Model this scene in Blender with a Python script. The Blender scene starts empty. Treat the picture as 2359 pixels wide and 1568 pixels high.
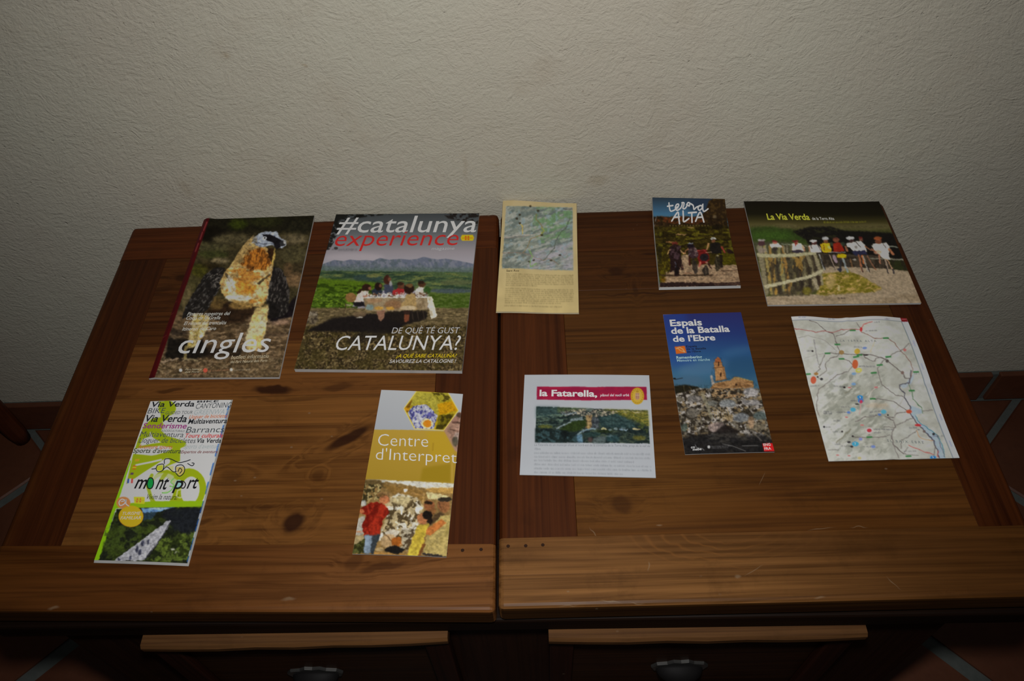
import bpy, bmesh, math, random
import numpy as np
from mathutils import Matrix, Vector

# ------------------------------------------------------------------ camera, world, light, exposure
SC = bpy.context.scene
COL = SC.collection
ZT = 0.525                                   # height of the table top above the floor
CAM_POS = np.array([0.0, 0.0, ZT + 0.7913])
CR = np.array([0.9993216, -0.00742659, -0.03607197])
CU = np.array([0.02825284, 0.78288797, 0.62152088])
CF = np.array([-0.02362454, 0.62211837, -0.78256668])
FPX = 1837.63                                # focal length for a 2359 px wide frame
cam = bpy.data.cameras.new('camera'); camo = bpy.data.objects.new('camera', cam); COL.objects.link(camo)
cam.sensor_width = 36.0; cam.lens = 36.0 * FPX / 2359.0; cam.clip_start = 0.02; cam.clip_end = 50
camo.matrix_world = Matrix(((CR[0], CU[0], -CF[0], CAM_POS[0]), (CR[1], CU[1], -CF[1], CAM_POS[1]),
                            (CR[2], CU[2], -CF[2], CAM_POS[2]), (0, 0, 0, 1)))
SC.camera = camo
SC.view_settings.view_transform = 'Standard'
try: SC.view_settings.look = 'None'
except Exception: pass
SC.view_settings.gamma = 1.0
SC.view_settings.use_curve_mapping = False
SC.view_settings.exposure = 0.0
world = bpy.data.worlds.new('room_light'); SC.world = world; world.use_nodes = True
world.node_tree.nodes['Background'].inputs[0].default_value = (0.82, 0.88, 1.0, 1)
world.node_tree.nodes['Background'].inputs[1].default_value = 0.02
# the camera's own flash, sitting just above the lens, its beam falling off towards the edges
flash = bpy.data.lights.new('camera_flash', 'SPOT'); flasho = bpy.data.objects.new('camera_flash', flash); COL.objects.link(flasho)
flash.energy = 23.4; flash.color = (1.0, 0.985, 0.97); flash.shadow_soft_size = 0.03
flash.spot_size = math.radians(115); flash.spot_blend = 1.0
fm = camo.matrix_world.copy(); fm.translation = Vector(CAM_POS + 0.10 * CU - 0.01 * CF); flasho.matrix_world = fm

# ------------------------------------------------------------------ helpers
rnd = random.Random(7)
def s2l(c):
    c = np.asarray(c, float) / 255.0
    return np.where(c <= 0.04045, c / 12.92, ((c + 0.055) / 1.055) ** 2.4)
def tag(o, label=None, cat=None, group=None, kind=None):
    if label: o['label'] = label
    if cat: o['category'] = cat
    if group: o['group'] = group
    if kind: o['kind'] = kind
    return o
def empty(name, loc, label, cat, group=None):
    o = bpy.data.objects.new(name, None); COL.objects.link(o); o.location = loc; o.empty_display_size = 0.05
    return tag(o, label, cat, group)
def link(name, me, mat, parent=None):
    o = bpy.data.objects.new(name, me); COL.objects.link(o)
    if mat is not None and len(me.materials) == 0: me.materials.append(mat)
    if parent is not None:
        o.parent = parent
        o.matrix_parent_inverse = Matrix.Translation(parent_loc(parent)).inverted()
    return o
def parent_loc(p):
    return p.location.copy() if p.type == 'EMPTY' else Vector((0, 0, 0))   # meshes are modelled in place, at the origin
def from_bm(name, bm, mat, parent=None, smooth=False):
    me = bpy.data.meshes.new(name); bm.normal_update(); bm.to_mesh(me); bm.free()
    if smooth:
        me.polygons.foreach_set('use_smooth', [True] * len(me.polygons))
    return link(name, me, mat, parent)
def prism(name, pts, z0, z1, mat, parent=None, bev=0.0004, outer=(), obev=0.006, color=None, seg=3):
    """board with a polygonal outline (counter-clockwise), outer sides get a rounder edge"""
    bm = bmesh.new(); n = len(pts)
    lo = [bm.verts.new((p[0], p[1], z0)) for p in pts]; hi = [bm.verts.new((p[0], p[1], z1)) for p in pts]
    bm.faces.new(hi); bm.faces.new(lo[::-1])
    for i in range(n): bm.faces.new((lo[i], lo[(i + 1) % n], hi[(i + 1) % n], hi[i]))
    bm.edges.ensure_lookup_table()
    big, small = [], []
    for i in range(n):
        t = bm.edges.get((hi[i], hi[(i + 1) % n])); b = bm.edges.get((lo[i], lo[(i + 1) % n]))
        (big if i in outer else small).append(t); small.append(b) if i in outer else None
        if i in outer and (i + 1) % n in outer: big.append(bm.edges.get((lo[(i + 1) % n], hi[(i + 1) % n])))
    if big: bmesh.ops.bevel(bm, geom=big, offset=obev, segments=seg, affect='EDGES', profile=0.5)
    small = [e for e in small if e.is_valid]
    if small and bev > 0: bmesh.ops.bevel(bm, geom=small, offset=bev, segments=1, affect='EDGES')
    o = from_bm(name, bm, mat, parent)
    if color: o.color = (*color, 1)
    return o
def box(name, x0, x1, y0, y1, z0, z1, mat, parent=None, bev=0.002, color=None):
    bm = bmesh.new(); bmesh.ops.create_cube(bm, size=1)
    for v in bm.verts:
        v.co = ((x0 + x1) / 2 + v.co.x * (x1 - x0), (y0 + y1) / 2 + v.co.y * (y1 - y0), (z0 + z1) / 2 + v.co.z * (z1 - z0))
    if bev: bmesh.ops.bevel(bm, geom=list(bm.edges), offset=bev, segments=2, affect='EDGES', profile=0.5)
    o = from_bm(name, bm, mat, parent)
    if color: o.color = (*color, 1)
    return o
def tube(name, path, rad, mat, parent=None, n=10, close=False):
    bm = bmesh.new(); rings = []; P = [Vector(p) for p in path]
    rads = rad if isinstance(rad, (list, tuple)) else [rad] * len(P)
    for i, p in enumerate(P):
        a = P[i - 1] if (i or close) else P[0]; b = P[(i + 1) % len(P)] if (i < len(P) - 1 or close) else P[-1]
        d = (b - a).normalized(); u = d.cross(Vector((0.13, 0.91, 0.39))).normalized(); w = d.cross(u)
        rings.append([bm.verts.new(p + rads[i] * (math.cos(2 * math.pi * k / n) * u + math.sin(2 * math.pi * k / n) * w)) for k in range(n)])
    m = len(P)
    for i in range(m if close else m - 1):
        A, B = rings[i], rings[(i + 1) % m]
        for k in range(n): bm.faces.new((A[k], A[(k + 1) % n], B[(k + 1) % n], B[k]))
    if not close: bm.faces.new(rings[0][::-1]); bm.faces.new(rings[-1])
    bmesh.ops.recalc_face_normals(bm, faces=list(bm.faces))
    return from_bm(name, bm, mat, parent, smooth=True)

class NT:
    """tiny node-tree writer"""
    def __init__(s, name):
        s.m = bpy.data.materials.new(name); s.m.use_nodes = True; s.t = s.m.node_tree; s.t.nodes.clear()
        s.out = s.n('ShaderNodeOutputMaterial'); s.b = s.n('ShaderNodeBsdfPrincipled'); s.l(s.b.outputs[0], s.out.inputs[0])
    def n(s, t, **k):
        x = s.t.nodes.new(t)
        for a, v in k.items(): setattr(x, a, v)
        return x
    def l(s, a, b): s.t.links.new(a, b)
    def put(s, sock, v):
        if hasattr(v, 'is_output'): s.l(v, sock)
        else: sock.default_value = v
    def math(s, op, a, b=None, c=None, clamp=False):
        x = s.n('ShaderNodeMath', operation=op, use_clamp=clamp); s.put(x.inputs[0], a)
        if b is not None: s.put(x.inputs[1], b)
        if c is not None: s.put(x.inputs[2], c)
        return x.outputs[0]
    def vmath(s, op, a, b=None):
        x = s.n('ShaderNodeVectorMath', operation=op); s.put(x.inputs[0], a)
        if b is not None: s.put(x.inputs[1], b)
        return x.outputs['Value'] if op in ('LENGTH', 'DISTANCE', 'DOT_PRODUCT') else x.outputs[0]
    def mapping(s, v, loc=(0, 0, 0), rot=(0, 0, 0), sc=(1, 1, 1), typ='POINT'):
        x = s.n('ShaderNodeMapping', vector_type=typ); s.put(x.inputs[0], v)
        x.inputs[1].default_value = loc; x.inputs[2].default_value = rot; x.inputs[3].default_value = sc
        return x.outputs[0]
    def noise(s, v, scale, detail=3, rough=0.5, dist=0.0):
        x = s.n('ShaderNodeTexNoise'); s.put(x.inputs['Vector'], v); x.inputs['Scale'].default_value = scale
        x.inputs['Detail'].default_value = detail; x.inputs['Roughness'].default_value = rough; x.inputs['Distortion'].default_value = dist
        return x.outputs['Fac']
    def mapr(s, v, a, b, c=0.0, d=1.0, smooth=False):
        x = s.n('ShaderNodeMapRange'); x.interpolation_type = 'SMOOTHSTEP' if smooth else 'LINEAR'; x.clamp = True
        s.put(x.inputs[0], v); x.inputs[1].default_value = a; x.inputs[2].default_value = b; x.inputs[3].default_value = c; x.inputs[4].default_value = d
        return x.outputs[0]
    def mix(s, f, a, b, mode='MIX'):
        x = s.n('ShaderNodeMix', data_type='RGBA', blend_type=mode); s.put(x.inputs[0], f)
        s.put(x.inputs[6], a if hasattr(a, 'is_output') else (*a, 1)); s.put(x.inputs[7], b if hasattr(b, 'is_output') else (*b, 1))
        return x.outputs[2]
    def ramp(s, f, stops):
        x = s.n('ShaderNodeValToRGB'); s.put(x.inputs[0], f); e = x.color_ramp.elements
        while len(e) < len(stops): e.new(0.5)
        for i, (p, c) in enumerate(stops): e[i].position = p; e[i].color = (*c, 1)
        return x.outputs[0]
    def bump(s, h, strength, dist):
        x = s.n('ShaderNodeBump'); x.inputs['Strength'].default_value = strength; x.inputs['Distance'].default_value = dist
        s.put(x.inputs['Height'], h); s.l(x.outputs[0], s.b.inputs['Normal'])
    def fin(s, col, rough, spec=0.5):
        s.put(s.b.inputs['Base Color'], col if hasattr(col, 'is_output') else (*col, 1))
        s.put(s.b.inputs['Roughness'], rough); s.b.inputs['Specular IOR Level'].default_value = spec
        return s.m

def wood(name, axis, base=(0.20, 0.085, 0.024), dark=(0.085, 0.028, 0.008), knots=(), marks=(), rough=0.46, spec=0.16, arcs=None, grain=1.0, lightened=()):
    """pine boards: grain along x or y, dark knots (x, y, rx, ry, angle) and light chips (x, y, rx, ry, angle)"""
    t = NT(name); tc = t.n('ShaderNodeTexCoord').outputs['Object']; oi = t.n('ShaderNodeObjectInfo')
    off = t.n('ShaderNodeCombineXYZ'); r = oi.outputs['Random']
    t.put(off.inputs[0], t.math('MULTIPLY', r, 7.3)); t.put(off.inputs[1], t.math('MULTIPLY', r, 13.7)); t.put(off.inputs[2], t.math('MULTIPLY', r, 3.1))
    p = t.vmath('ADD', tc, off.outputs[0])
    # knots bend the grain around them
    wob = t.noise(tc, 45, 2); kn = None
    dis = t.n('ShaderNodeCombineXYZ'); w2 = t.math('MULTIPLY', t.math('SUBTRACT', wob, 0.5), 0.012)
    t.put(dis.inputs[0], w2); t.put(dis.inputs[1], w2); pk = t.vmath('ADD', tc, dis.outputs[0]); halo = None
    for kk in knots:
        (x, y, rx, ry, a), ks = kk[:5], (kk[5] if len(kk) > 5 else 1.0)
        d = t.vmath('LENGTH', t.vmath('MULTIPLY', t.mapping(pk, (x, y, 0), (0, 0, math.radians(a)), (rx, ry, 1), 'TEXTURE'), (1, 1, 0)))
        m = t.mapr(d, 0.6, 1.15, ks, 0, True); h = t.mapr(d, 0.8, 3.0, ks, 0, True)
        kn = m if kn is None else t.math('MAXIMUM', kn, m); halo = h if halo is None else t.math('MAXIMUM', halo, h)
    lo, hi = (0.9, 22.0)
    sc1 = (lo, hi, hi) if axis == 'x' else (hi, lo, hi) if axis == 'y' else (hi, hi, lo)
    warp = t.noise(p, 3.0, 3, 0.5)
    q = t.mapping(p, sc=sc1)
    if halo is not None:
        hv = t.n('ShaderNodeCombineXYZ'); hh = t.math('MULTIPLY', halo, 0.28)
        for i in range(3): t.put(hv.inputs[i], hh)
        q = t.vmath('ADD', q, hv.outputs[0])
    n1 = t.noise(q, 1.3, 4, 0.55, 1.2)
    rings = t.math('MULTIPLY_ADD', t.math('SINE', t.math('MULTIPLY', n1, 34.0)), 0.5, 0.5)
    sc2 = (2.5, 190.0, 190.0) if axis == 'x' else (190.0, 2.5, 190.0) if axis == 'y' else (190.0, 190.0, 2.5)
    fine = t.mapr(t.noise(t.mapping(p, sc=sc2), 1.0, 4, 0.65), 0.28, 0.72)
    sc3 = (3.0, 9.0, 9.0) if axis == 'x' else (9.0, 3.0, 9.0) if axis == 'y' else (9.0, 9.0, 3.0)
    broad = t.noise(t.mapping(p, sc=sc3), 1.0, 3, 0.6, 0.4)
    f = t.math('ADD', t.math('MULTIPLY', rings, 0.17 * grain), t.math('ADD', t.math('MULTIPLY', fine, 0.50), t.math('MULTIPLY', broad, 0.46)))
    col = t.ramp(f, [(0.22, dark), (0.565, base), (0.90, tuple(min(1, c * 1.45) for c in base))])
    if arcs:
        for (x, y, rx, ry, k) in arcs:
            d = t.vmath('LENGTH', t.vmath('MULTIPLY', t.mapping(pk, (x, y, 0), (0, 0, 0), (rx, ry, 1), 'TEXTURE'), (1, 1, 0)))
            sep = t.n('ShaderNodeSeparateXYZ'); t.l(tc, sep.inputs[0])
            ring = t.math('POWER', t.math('MULTIPLY_ADD', t.math('SINE', t.math('MULTIPLY', d, k)), 0.5, 0.5), 5.0)
            fade = t.math('MULTIPLY', t.math('MULTIPLY', t.mapr(d, 0.8, 1.0, 1, 0, True), t.mapr(d, 0.2, 0.4, 0.0, 1, True)), t.mapr(sep.outputs[0], x - 0.02, x + 0.06, 1, 0.15, True))
            col = t.mix(t.math('MULTIPLY', fade, 0.35), col, tuple(c * 0.7 for c in base))
            col = t.mix(t.math('MULTIPLY', t.math('MULTIPLY', ring, fade), 0.7), col, tuple(c * 1.7 for c in base))
    for (x, y, rx, ry, wc) in lightened:  # paler patches; those on the rails are sheen painted into the wood
        d = t.vmath('LENGTH', t.vmath('MULTIPLY', t.mapping(pk, (x, y, 0), (0, 0, 0), (rx, ry, 1), 'TEXTURE'), (1, 1, 0)))
        col = t.mix(t.math('MULTIPLY', t.mapr(d, 0.1, 1.15, 1, 0, True), t.mapr(f, 0.3, 0.8, 0.25, 0.85)), col, wc)
    if halo is not None:
        col = t.mix(t.math('MULTIPLY', halo, 0.22), col, tuple(c * 0.6 for c in base))
        kc = t.mix(wob, (0.018, 0.004, 0.0015), (0.034, 0.009, 0.003))
        col = t.mix(t.math('MULTIPLY', kn, 0.9), col, kc)
    col = t.mix(1.0, col, oi.outputs['Color'], 'MULTIPLY')
    # dirt, pores and tiny pale nicks
    dirt = t.mapr(t.noise(p, 16, 5, 0.7), 0.55, 0.8, 0, 0.45)
    col = t.mix(dirt, col, tuple(c * 0.35 for c in base))
    vo = t.n('ShaderNodeTexVoronoi'); t.put(vo.inputs['Vector'], t.mapping(p, sc=(1, 1.6, 1))); vo.inputs['Scale'].default_value = 42
    sp = t.math('MULTIPLY', t.mapr(vo.outputs['Distance'], 0.045, 0.085, 1, 0), t.mapr(t.noise(p, 9, 1), 0.62, 0.66, 0, 0.55))
    col = t.mix(t.math('MULTIPLY', sp, 0.7), col, (0.30, 0.22, 0.14))
    for (x, y, rx, ry, a) in marks:
        d = t.vmath('LENGTH', t.vmath('MULTIPLY', t.mapping(pk, (x, y, 0), (0, 0, math.radians(a)), (rx, ry, 1), 'TEXTURE'), (1, 1, 0)))
        col = t.mix(t.mapr(d, 0.2, 1.1, 0.42, 0, True), col, (0.32, 0.22, 0.13))
    t.bump(t.math('ADD', t.math('MULTIPLY', fine, 0.6), t.math('MULTIPLY', rings, 0.3)), 0.25, 0.0006)
    return t.fin(col, t.mapr(broad, 0.3, 0.7, rough - 0.06, rough + 0.1), spec)

def plain(name, col, rough=0.5, spec=0.5, metal=0.0):
    t = NT(name); t.b.inputs['Metallic'].default_value = metal
    n = t.noise(t.n('ShaderNodeTexCoord').outputs['Object'], 60, 3)
    return t.fin(t.mix(t.mapr(n, 0.3, 0.7, 0, 1), tuple(c * 0.9 for c in col), tuple(min(1, c * 1.06) for c in col)), rough, spec)

# ------------------------------------------------------------------ materials of the room
def wall_mat():
    t = NT('rough_plaster'); tc = t.n('ShaderNodeTexCoord').outputs['Object']
    big = t.noise(tc, 3.2, 4, 0.6); mid = t.noise(tc, 14, 4, 0.6)
    col = t.mix(t.mapr(big, 0.3, 0.7, 0, 1), (0.625, 0.575, 0.470), (0.632, 0.612, 0.498))
    col = t.mix(t.mapr(mid, 0.58, 0.78, 0, 0.30), col, (0.50, 0.43, 0.32))
    sp = t.math('MULTIPLY', t.mapr(t.noise(tc, 260, 2), 0.70, 0.76, 0, 1), t.mapr(t.noise(tc, 22, 3), 0.5, 0.62, 0, 0.5))
    col = t.mix(sp, col, (0.20, 0.15, 0.10))
    pk = t.vmath('ADD', tc, t.mapping(tc, sc=(0, 0, 0)))
    wob = t.n('ShaderNodeTexNoise'); wob.inputs['Scale'].default_value = 40; t.l(tc, wob.inputs['Vector'])
    pk = t.vmath('ADD', tc, t.vmath('MULTIPLY', t.vmath('SUBTRACT', wob.outputs['Color'], (0.5, 0.5, 0.5)), (0.02, 0.0, 0.02)))
    for (x, z, rx, rz, s) in [(0.101, 0.573, 0.018, 0.012, 0.55), (-0.085, 0.60, 0.005, 0.035, 0.35), (0.13, 0.60, 0.05, 0.02, 0.22), (-0.32, 0.61, 0.03, 0.03, 0.2),
                              (-0.36, 0.79, 0.006, 0.006, 0.8), (-0.27, 0.77, 0.003, 0.003, 0.9), (-0.04, 0.605, 0.012, 0.003, 0.5), (-0.48, 0.585, 0.012, 0.02, 0.4)]:
        d = t.vmath('LENGTH', t.vmath('MULTIPLY', t.mapping(pk, (x, 0, z), (0, 0, 0), (rx, 1, rz), 'TEXTURE'), (1, 0, 1)))
        col = t.mix(t.mapr(d, 0.1, 1.25, s * 0.6, 0, True), col, (0.40, 0.31, 0.19))
    # swirled trowel strokes and grit
    dn = t.n('ShaderNodeTexNoise'); dn.inputs['Scale'].default_value = 16; dn.inputs['Detail'].default_value = 2; t.l(tc, dn.inputs['Vector'])
    sw = t.vmath('ADD', tc, t.vmath('MULTIPLY', t.vmath('SUBTRACT', dn.outputs['Color'], (0.5, 0.5, 0.5)), (0.08, 0.08, 0.08)))
    st1 = t.noise(t.mapping(sw, rot=(0, 0.6, 0), sc=(110, 110, 260)), 1.0, 3, 0.6)
    st2 = t.noise(t.mapping(sw, rot=(0, -0.7, 0), sc=(100, 100, 250)), 1.0, 3, 0.6)
    grit = t.noise(tc, 230, 4, 0.65); lump = t.noise(sw, 110, 3, 0.6)
    pit = t.mapr(t.noise(tc, 150, 2, 0.5), 0.70, 0.78, 0, -0.5)
    ridge = t.mapr(t.noise(t.mapping(sw, rot=(0, 0.35, 0), sc=(30, 30, 110)), 1.0, 2, 0.5), 0.58, 0.74, 0, 0.22)
    h = t.math('ADD', t.math('MULTIPLY', t.math('MAXIMUM', st1, st2), 0.8), t.math('ADD', t.math('MULTIPLY', grit, 0.85), t.math('ADD', t.math('ADD', t.math('MULTIPLY', lump, 0.8), ridge), pit)))
    t.bump(h, 0.62, 0.0028)
    return t.fin(col, 0.9, 0.15)
def terracotta():
    t = NT('terracotta'); tc = t.n('ShaderNodeTexCoord').outputs['Object']; oi = t.n('ShaderNodeObjectInfo')
    n = t.noise(tc, 9, 4, 0.6); n2 = t.noise(tc, 60, 3)
    col = t.mix(t.mapr(n, 0.3, 0.7, 0, 1), (0.100, 0.030, 0.013), (0.150, 0.052, 0.024))
    col = t.mix(t.mapr(n2, 0.5, 0.75, 0, 0.4), col, (0.075, 0.026, 0.014))
    col = t.mix(0.35, col, t.mix(oi.outputs['Random'], (0.085, 0.026, 0.012), (0.15, 0.052, 0.025)))
    t.bump(t.math('ADD', n2, n), 0.3, 0.002)
    return t.fin(col, 0.5, 0.4)
def grout_mat():
    t = NT('grey_grout'); tc = t.n('ShaderNodeTexCoord').outputs['Object']; n = t.noise(tc, 80, 4)
    t.bump(n, 0.5, 0.002)
    return t.fin(t.mix(n, (0.085, 0.098, 0.090), (0.150, 0.160, 0.148)), 0.85, 0.2)
M_WALL, M_TERRA, M_GROUT = wall_mat(), terracotta(), grout_mat()

# ------------------------------------------------------------------ room: wall, floor of terracotta tiles, skirting
def wy(x): return 0.874 + 0.006 * x           # the wall runs very slightly askew of the table
bm = bmesh.new()
q = [(-3.2, wy(-3.2)), (3.2, wy(3.2)), (3.2, wy(3.2) + 0.15), (-3.2, wy(-3.2) + 0.15)]
lo = [bm.verts.new((a, b, -0.03)) for a, b in q]; hi = [bm.verts.new((a, b, 2.5)) for a, b in q]
bm.faces.new(hi); bm.faces.new(lo[::-1])
for i in range(4): bm.faces.new((lo[i], lo[(i + 1) % 4], hi[(i + 1) % 4], hi[i]))
tag(from_bm('wall_back', bm, M_WALL), 'rough off-white plaster wall behind the low table', kind='structure')
floor = box('floor', -3.2, 3.2, -2.4, 0.875, -0.05, -0.004, M_GROUT, bev=0)
tag(floor, 'terracotta tile floor with wide grey grout joints', kind='structure')
PITCH, GAP = 0.345, 0.0125
tile_me = None
def tile_mesh():
    bm = bmesh.new(); a = (PITCH - GAP) / 2
    lo = [bm.verts.new((x * a, y * a, -0.012)) for x, y in ((-1, -1), (1, -1), (1, 1), (-1, 1))]
    hi = [bm.verts.new((x * a, y * a, 0.0)) for x, y in ((-1, -1), (1, -1), (1, 1), (-1, 1))]
    top = bm.faces.new(hi); bm.faces.new(lo[::-1])
    for i in range(4): bm.faces.new((lo[i], lo[(i + 1) % 4], hi[(i + 1) % 4], hi[i]))
    bmesh.ops.bevel(bm, geom=[e for e in top.edges] + [e for e in bm.edges if abs(e.verts[0].co.z - e.verts[1].co.z) > 0.01], offset=0.006, segments=2, affect='EDGES')
    me = bpy.data.meshes.new('terracotta_tile'); bm.to_mesh(me); bm.free(); me.materials.append(M_TERRA); return me
tile_me = tile_mesh()
def tile_at(x, y):
    o = bpy.data.objects.new('terracotta_tile', tile_me); COL.objects.link(o); o.parent = floor
    o.location = (x, y, rnd.uniform(-0.0008, 0.0004)); o.rotation_euler = (0, 0, math.pi / 4 + rnd.choice((0, 1, 2, 3)) * math.pi / 2)
R2 = math.sqrt(2)
def field(p0, q0, x_lo, x_hi):
    for i in range(-8, 9):
        for j in range(-8, 9):
            p, qq = p0 + (i + 0.5) * PITCH, q0 + (j + 0.5) * PITCH
            x, y = (p + qq) / R2, (p - qq) / R2
            if not (x_lo <= x < x_hi and -0.9 < y < 1.10): continue
            if y + (PITCH - GAP) / R2 < 0.862: tile_at(x, y); continue
            h = (PITCH - GAP) / R2; P = [(x, y - h), (x + h, y), (x, y + h), (x - h, y)]; out = []      # tiles cut along the skirting
            for (ax, ay), (bx, by) in zip(P, P[1:] + P[:1]):
                la, lb = 0.861 + 0.006 * ax - ay, 0.861 + 0.006 * bx - by
                if la > 0: out.append((ax, ay))
                if la * lb < 0: k = la / (la - lb); out.append((ax + k * (bx - ax), ay + k * (by - ay)))
            if len(out) > 2: prism('terracotta_tile', out, -0.012, 0.0, M_TERRA, floor, bev=0.003)
field(1.074, 0.052, 0.0, 1.5)
field(-0.103, -0.853, -1.6, -0.245)
# cut tiles are hidden by the skirting; skirting boards are tiles on edge
sk = box('baseboard_back', -2.4, 2.4, 0.860, 0.868, 0.0, 0.078, M_GROUT, bev=0)
for v in sk.data.vertices: v.co.y = v.co.y - 0.868 + wy(v.co.x)
tag(sk, 'dark terracotta skirting along the plaster wall', kind='structure')
sk_me = None
for k in range(-6, 7):
    x0 = 0.866 + k * PITCH
    o = box('skirting_tile', x0 + 0.007, x0 + PITCH - 0.007, -0.011, 0.0, 0.003, 0.082, M_TERRA, bev=0.002)
    o.location = (0, 0, 0); o.parent = sk
    for v in o.data.vertices: v.co.y += wy(v.co.x) - 0.004

# ------------------------------------------------------------------ the low table: two leaves on a two-drawer chest
KL = [(-0.217, 0.490, 0.030, 0.0075, 32), (-0.2635, 0.3857, 0.0125, 0.0105, 20), (-0.318, 0.5625, 0.026, 0.0075, -6), (-0.238, 0.5635, 0.020, 0.0055, 8, 0.5),
      (-0.372, 0.386, 0.018, 0.004, 8, 0.6), (-0.385, 0.378, 0.022, 0.005, -25, 0.5), (-0.296, 0.405, 0.010, 0.003, 12, 0.4), (-0.445, 0.566, 0.02, 0.003, 8, 0.6),
      (-0.345, 0.446, 0.014, 0.006, 0, 0.35), (-0.245, 0.4425, 0.006, 0.008, 0, 0.35)]
KLB = [(-0.475, 0.757, 0.014, 0.008, 0, 0.7), (-0.452, 0.708, 0.018, 0.006, 5, 0.6), (-0.43, 0.785, 0.02, 0.008, 10, 0.5), (-0.50, 0.735, 0.02, 0.006, 20, 0.4)]
KRF = [(-0.160, 0.3335, 0.026, 0.0045, 8, 0.55), (-0.192, 0.3385, 0.010, 0.008, 30, 0.4)]
M_LP = wood('pine_plank_left', 'x', base=(0.172, 0.066, 0.0142), dark=(0.074, 0.023, 0.005), knots=KL, grain=1.3)
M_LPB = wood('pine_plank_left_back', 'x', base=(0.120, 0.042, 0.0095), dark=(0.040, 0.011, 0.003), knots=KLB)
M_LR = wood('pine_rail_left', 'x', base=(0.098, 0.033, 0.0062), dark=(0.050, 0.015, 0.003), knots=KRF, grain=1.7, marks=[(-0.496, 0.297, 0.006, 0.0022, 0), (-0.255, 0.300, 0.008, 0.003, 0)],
            lightened=[(-0.08, 0.310, 0.32, 0.10, (0.240, 0.100, 0.028))])  # whitish sheen by the seam, painted as a paler patch
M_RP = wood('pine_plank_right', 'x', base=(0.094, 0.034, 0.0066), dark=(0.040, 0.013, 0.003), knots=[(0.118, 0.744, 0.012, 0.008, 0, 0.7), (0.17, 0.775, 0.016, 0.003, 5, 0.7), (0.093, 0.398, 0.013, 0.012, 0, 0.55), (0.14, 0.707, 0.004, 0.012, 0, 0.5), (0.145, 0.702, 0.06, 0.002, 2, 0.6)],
            marks=[(0.130, 0.372, 0.004, 0.0014, 0), (0.300, 0.3655, 0.016, 0.0007, 3), (0.340, 0.366, 0.010, 0.0007, 0), (0.062, 0.366, 0.010, 0.0007, -58), (0.25, 0.425, 0.010, 0.0004, 60)], grain=1.0,
            lightened=[(0.10, 0.42, 0.16, 0.07, (0.165, 0.068, 0.014))])
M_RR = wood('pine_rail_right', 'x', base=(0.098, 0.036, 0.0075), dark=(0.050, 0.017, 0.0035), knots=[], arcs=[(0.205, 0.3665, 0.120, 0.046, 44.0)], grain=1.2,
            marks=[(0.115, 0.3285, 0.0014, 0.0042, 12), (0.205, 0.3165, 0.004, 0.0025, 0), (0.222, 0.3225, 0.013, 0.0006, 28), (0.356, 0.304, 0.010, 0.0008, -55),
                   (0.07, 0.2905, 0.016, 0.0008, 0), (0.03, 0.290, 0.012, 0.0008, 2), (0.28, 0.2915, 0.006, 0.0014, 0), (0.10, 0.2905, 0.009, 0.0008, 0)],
            lightened=[(0.06, 0.305, 0.36, 0.085, (0.340, 0.155, 0.048))])  # gloss of the light near the seam is coloured in here
M_STILE = wood('pine_stile', 'y', base=(0.066, 0.0172, 0.0036), dark=(0.034, 0.008, 0.0018), grain=0.8, lightened=[(-0.580, 0.55, 0.016, 0.5, (0.125, 0.042, 0.008))])  # paler strip on the rounded left edge: wear plus painted-in catch light
M_EDGE = wood('dark_edge_wood', 'x', base=(0.058, 0.0235, 0.0058), dark=(0.026, 0.009, 0.0026), grain=0.6, rough=0.6, spec=0.1)
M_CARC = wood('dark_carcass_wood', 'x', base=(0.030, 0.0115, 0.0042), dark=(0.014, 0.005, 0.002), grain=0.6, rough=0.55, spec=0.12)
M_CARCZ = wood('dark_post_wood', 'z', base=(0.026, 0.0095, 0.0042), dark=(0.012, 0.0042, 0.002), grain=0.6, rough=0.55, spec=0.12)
M_LIP = wood('drawer_edge_wood', 'x', base=(0.135, 0.060, 0.020), dark=(0.060, 0.024, 0.009), grain=0.9, rough=0.6, spec=0.12)
M_IRON = plain('black_iron', (0.010, 0.009, 0.009), 0.62, 0.15, 0.0)
M_WORN = plain('worn_iron', (0.07, 0.068, 0.064), 0.5, 0.4, 0.5)
M_PEG = plain('dark_peg_wood', (0.034, 0.014, 0.007), 0.7, 0.15)

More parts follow.
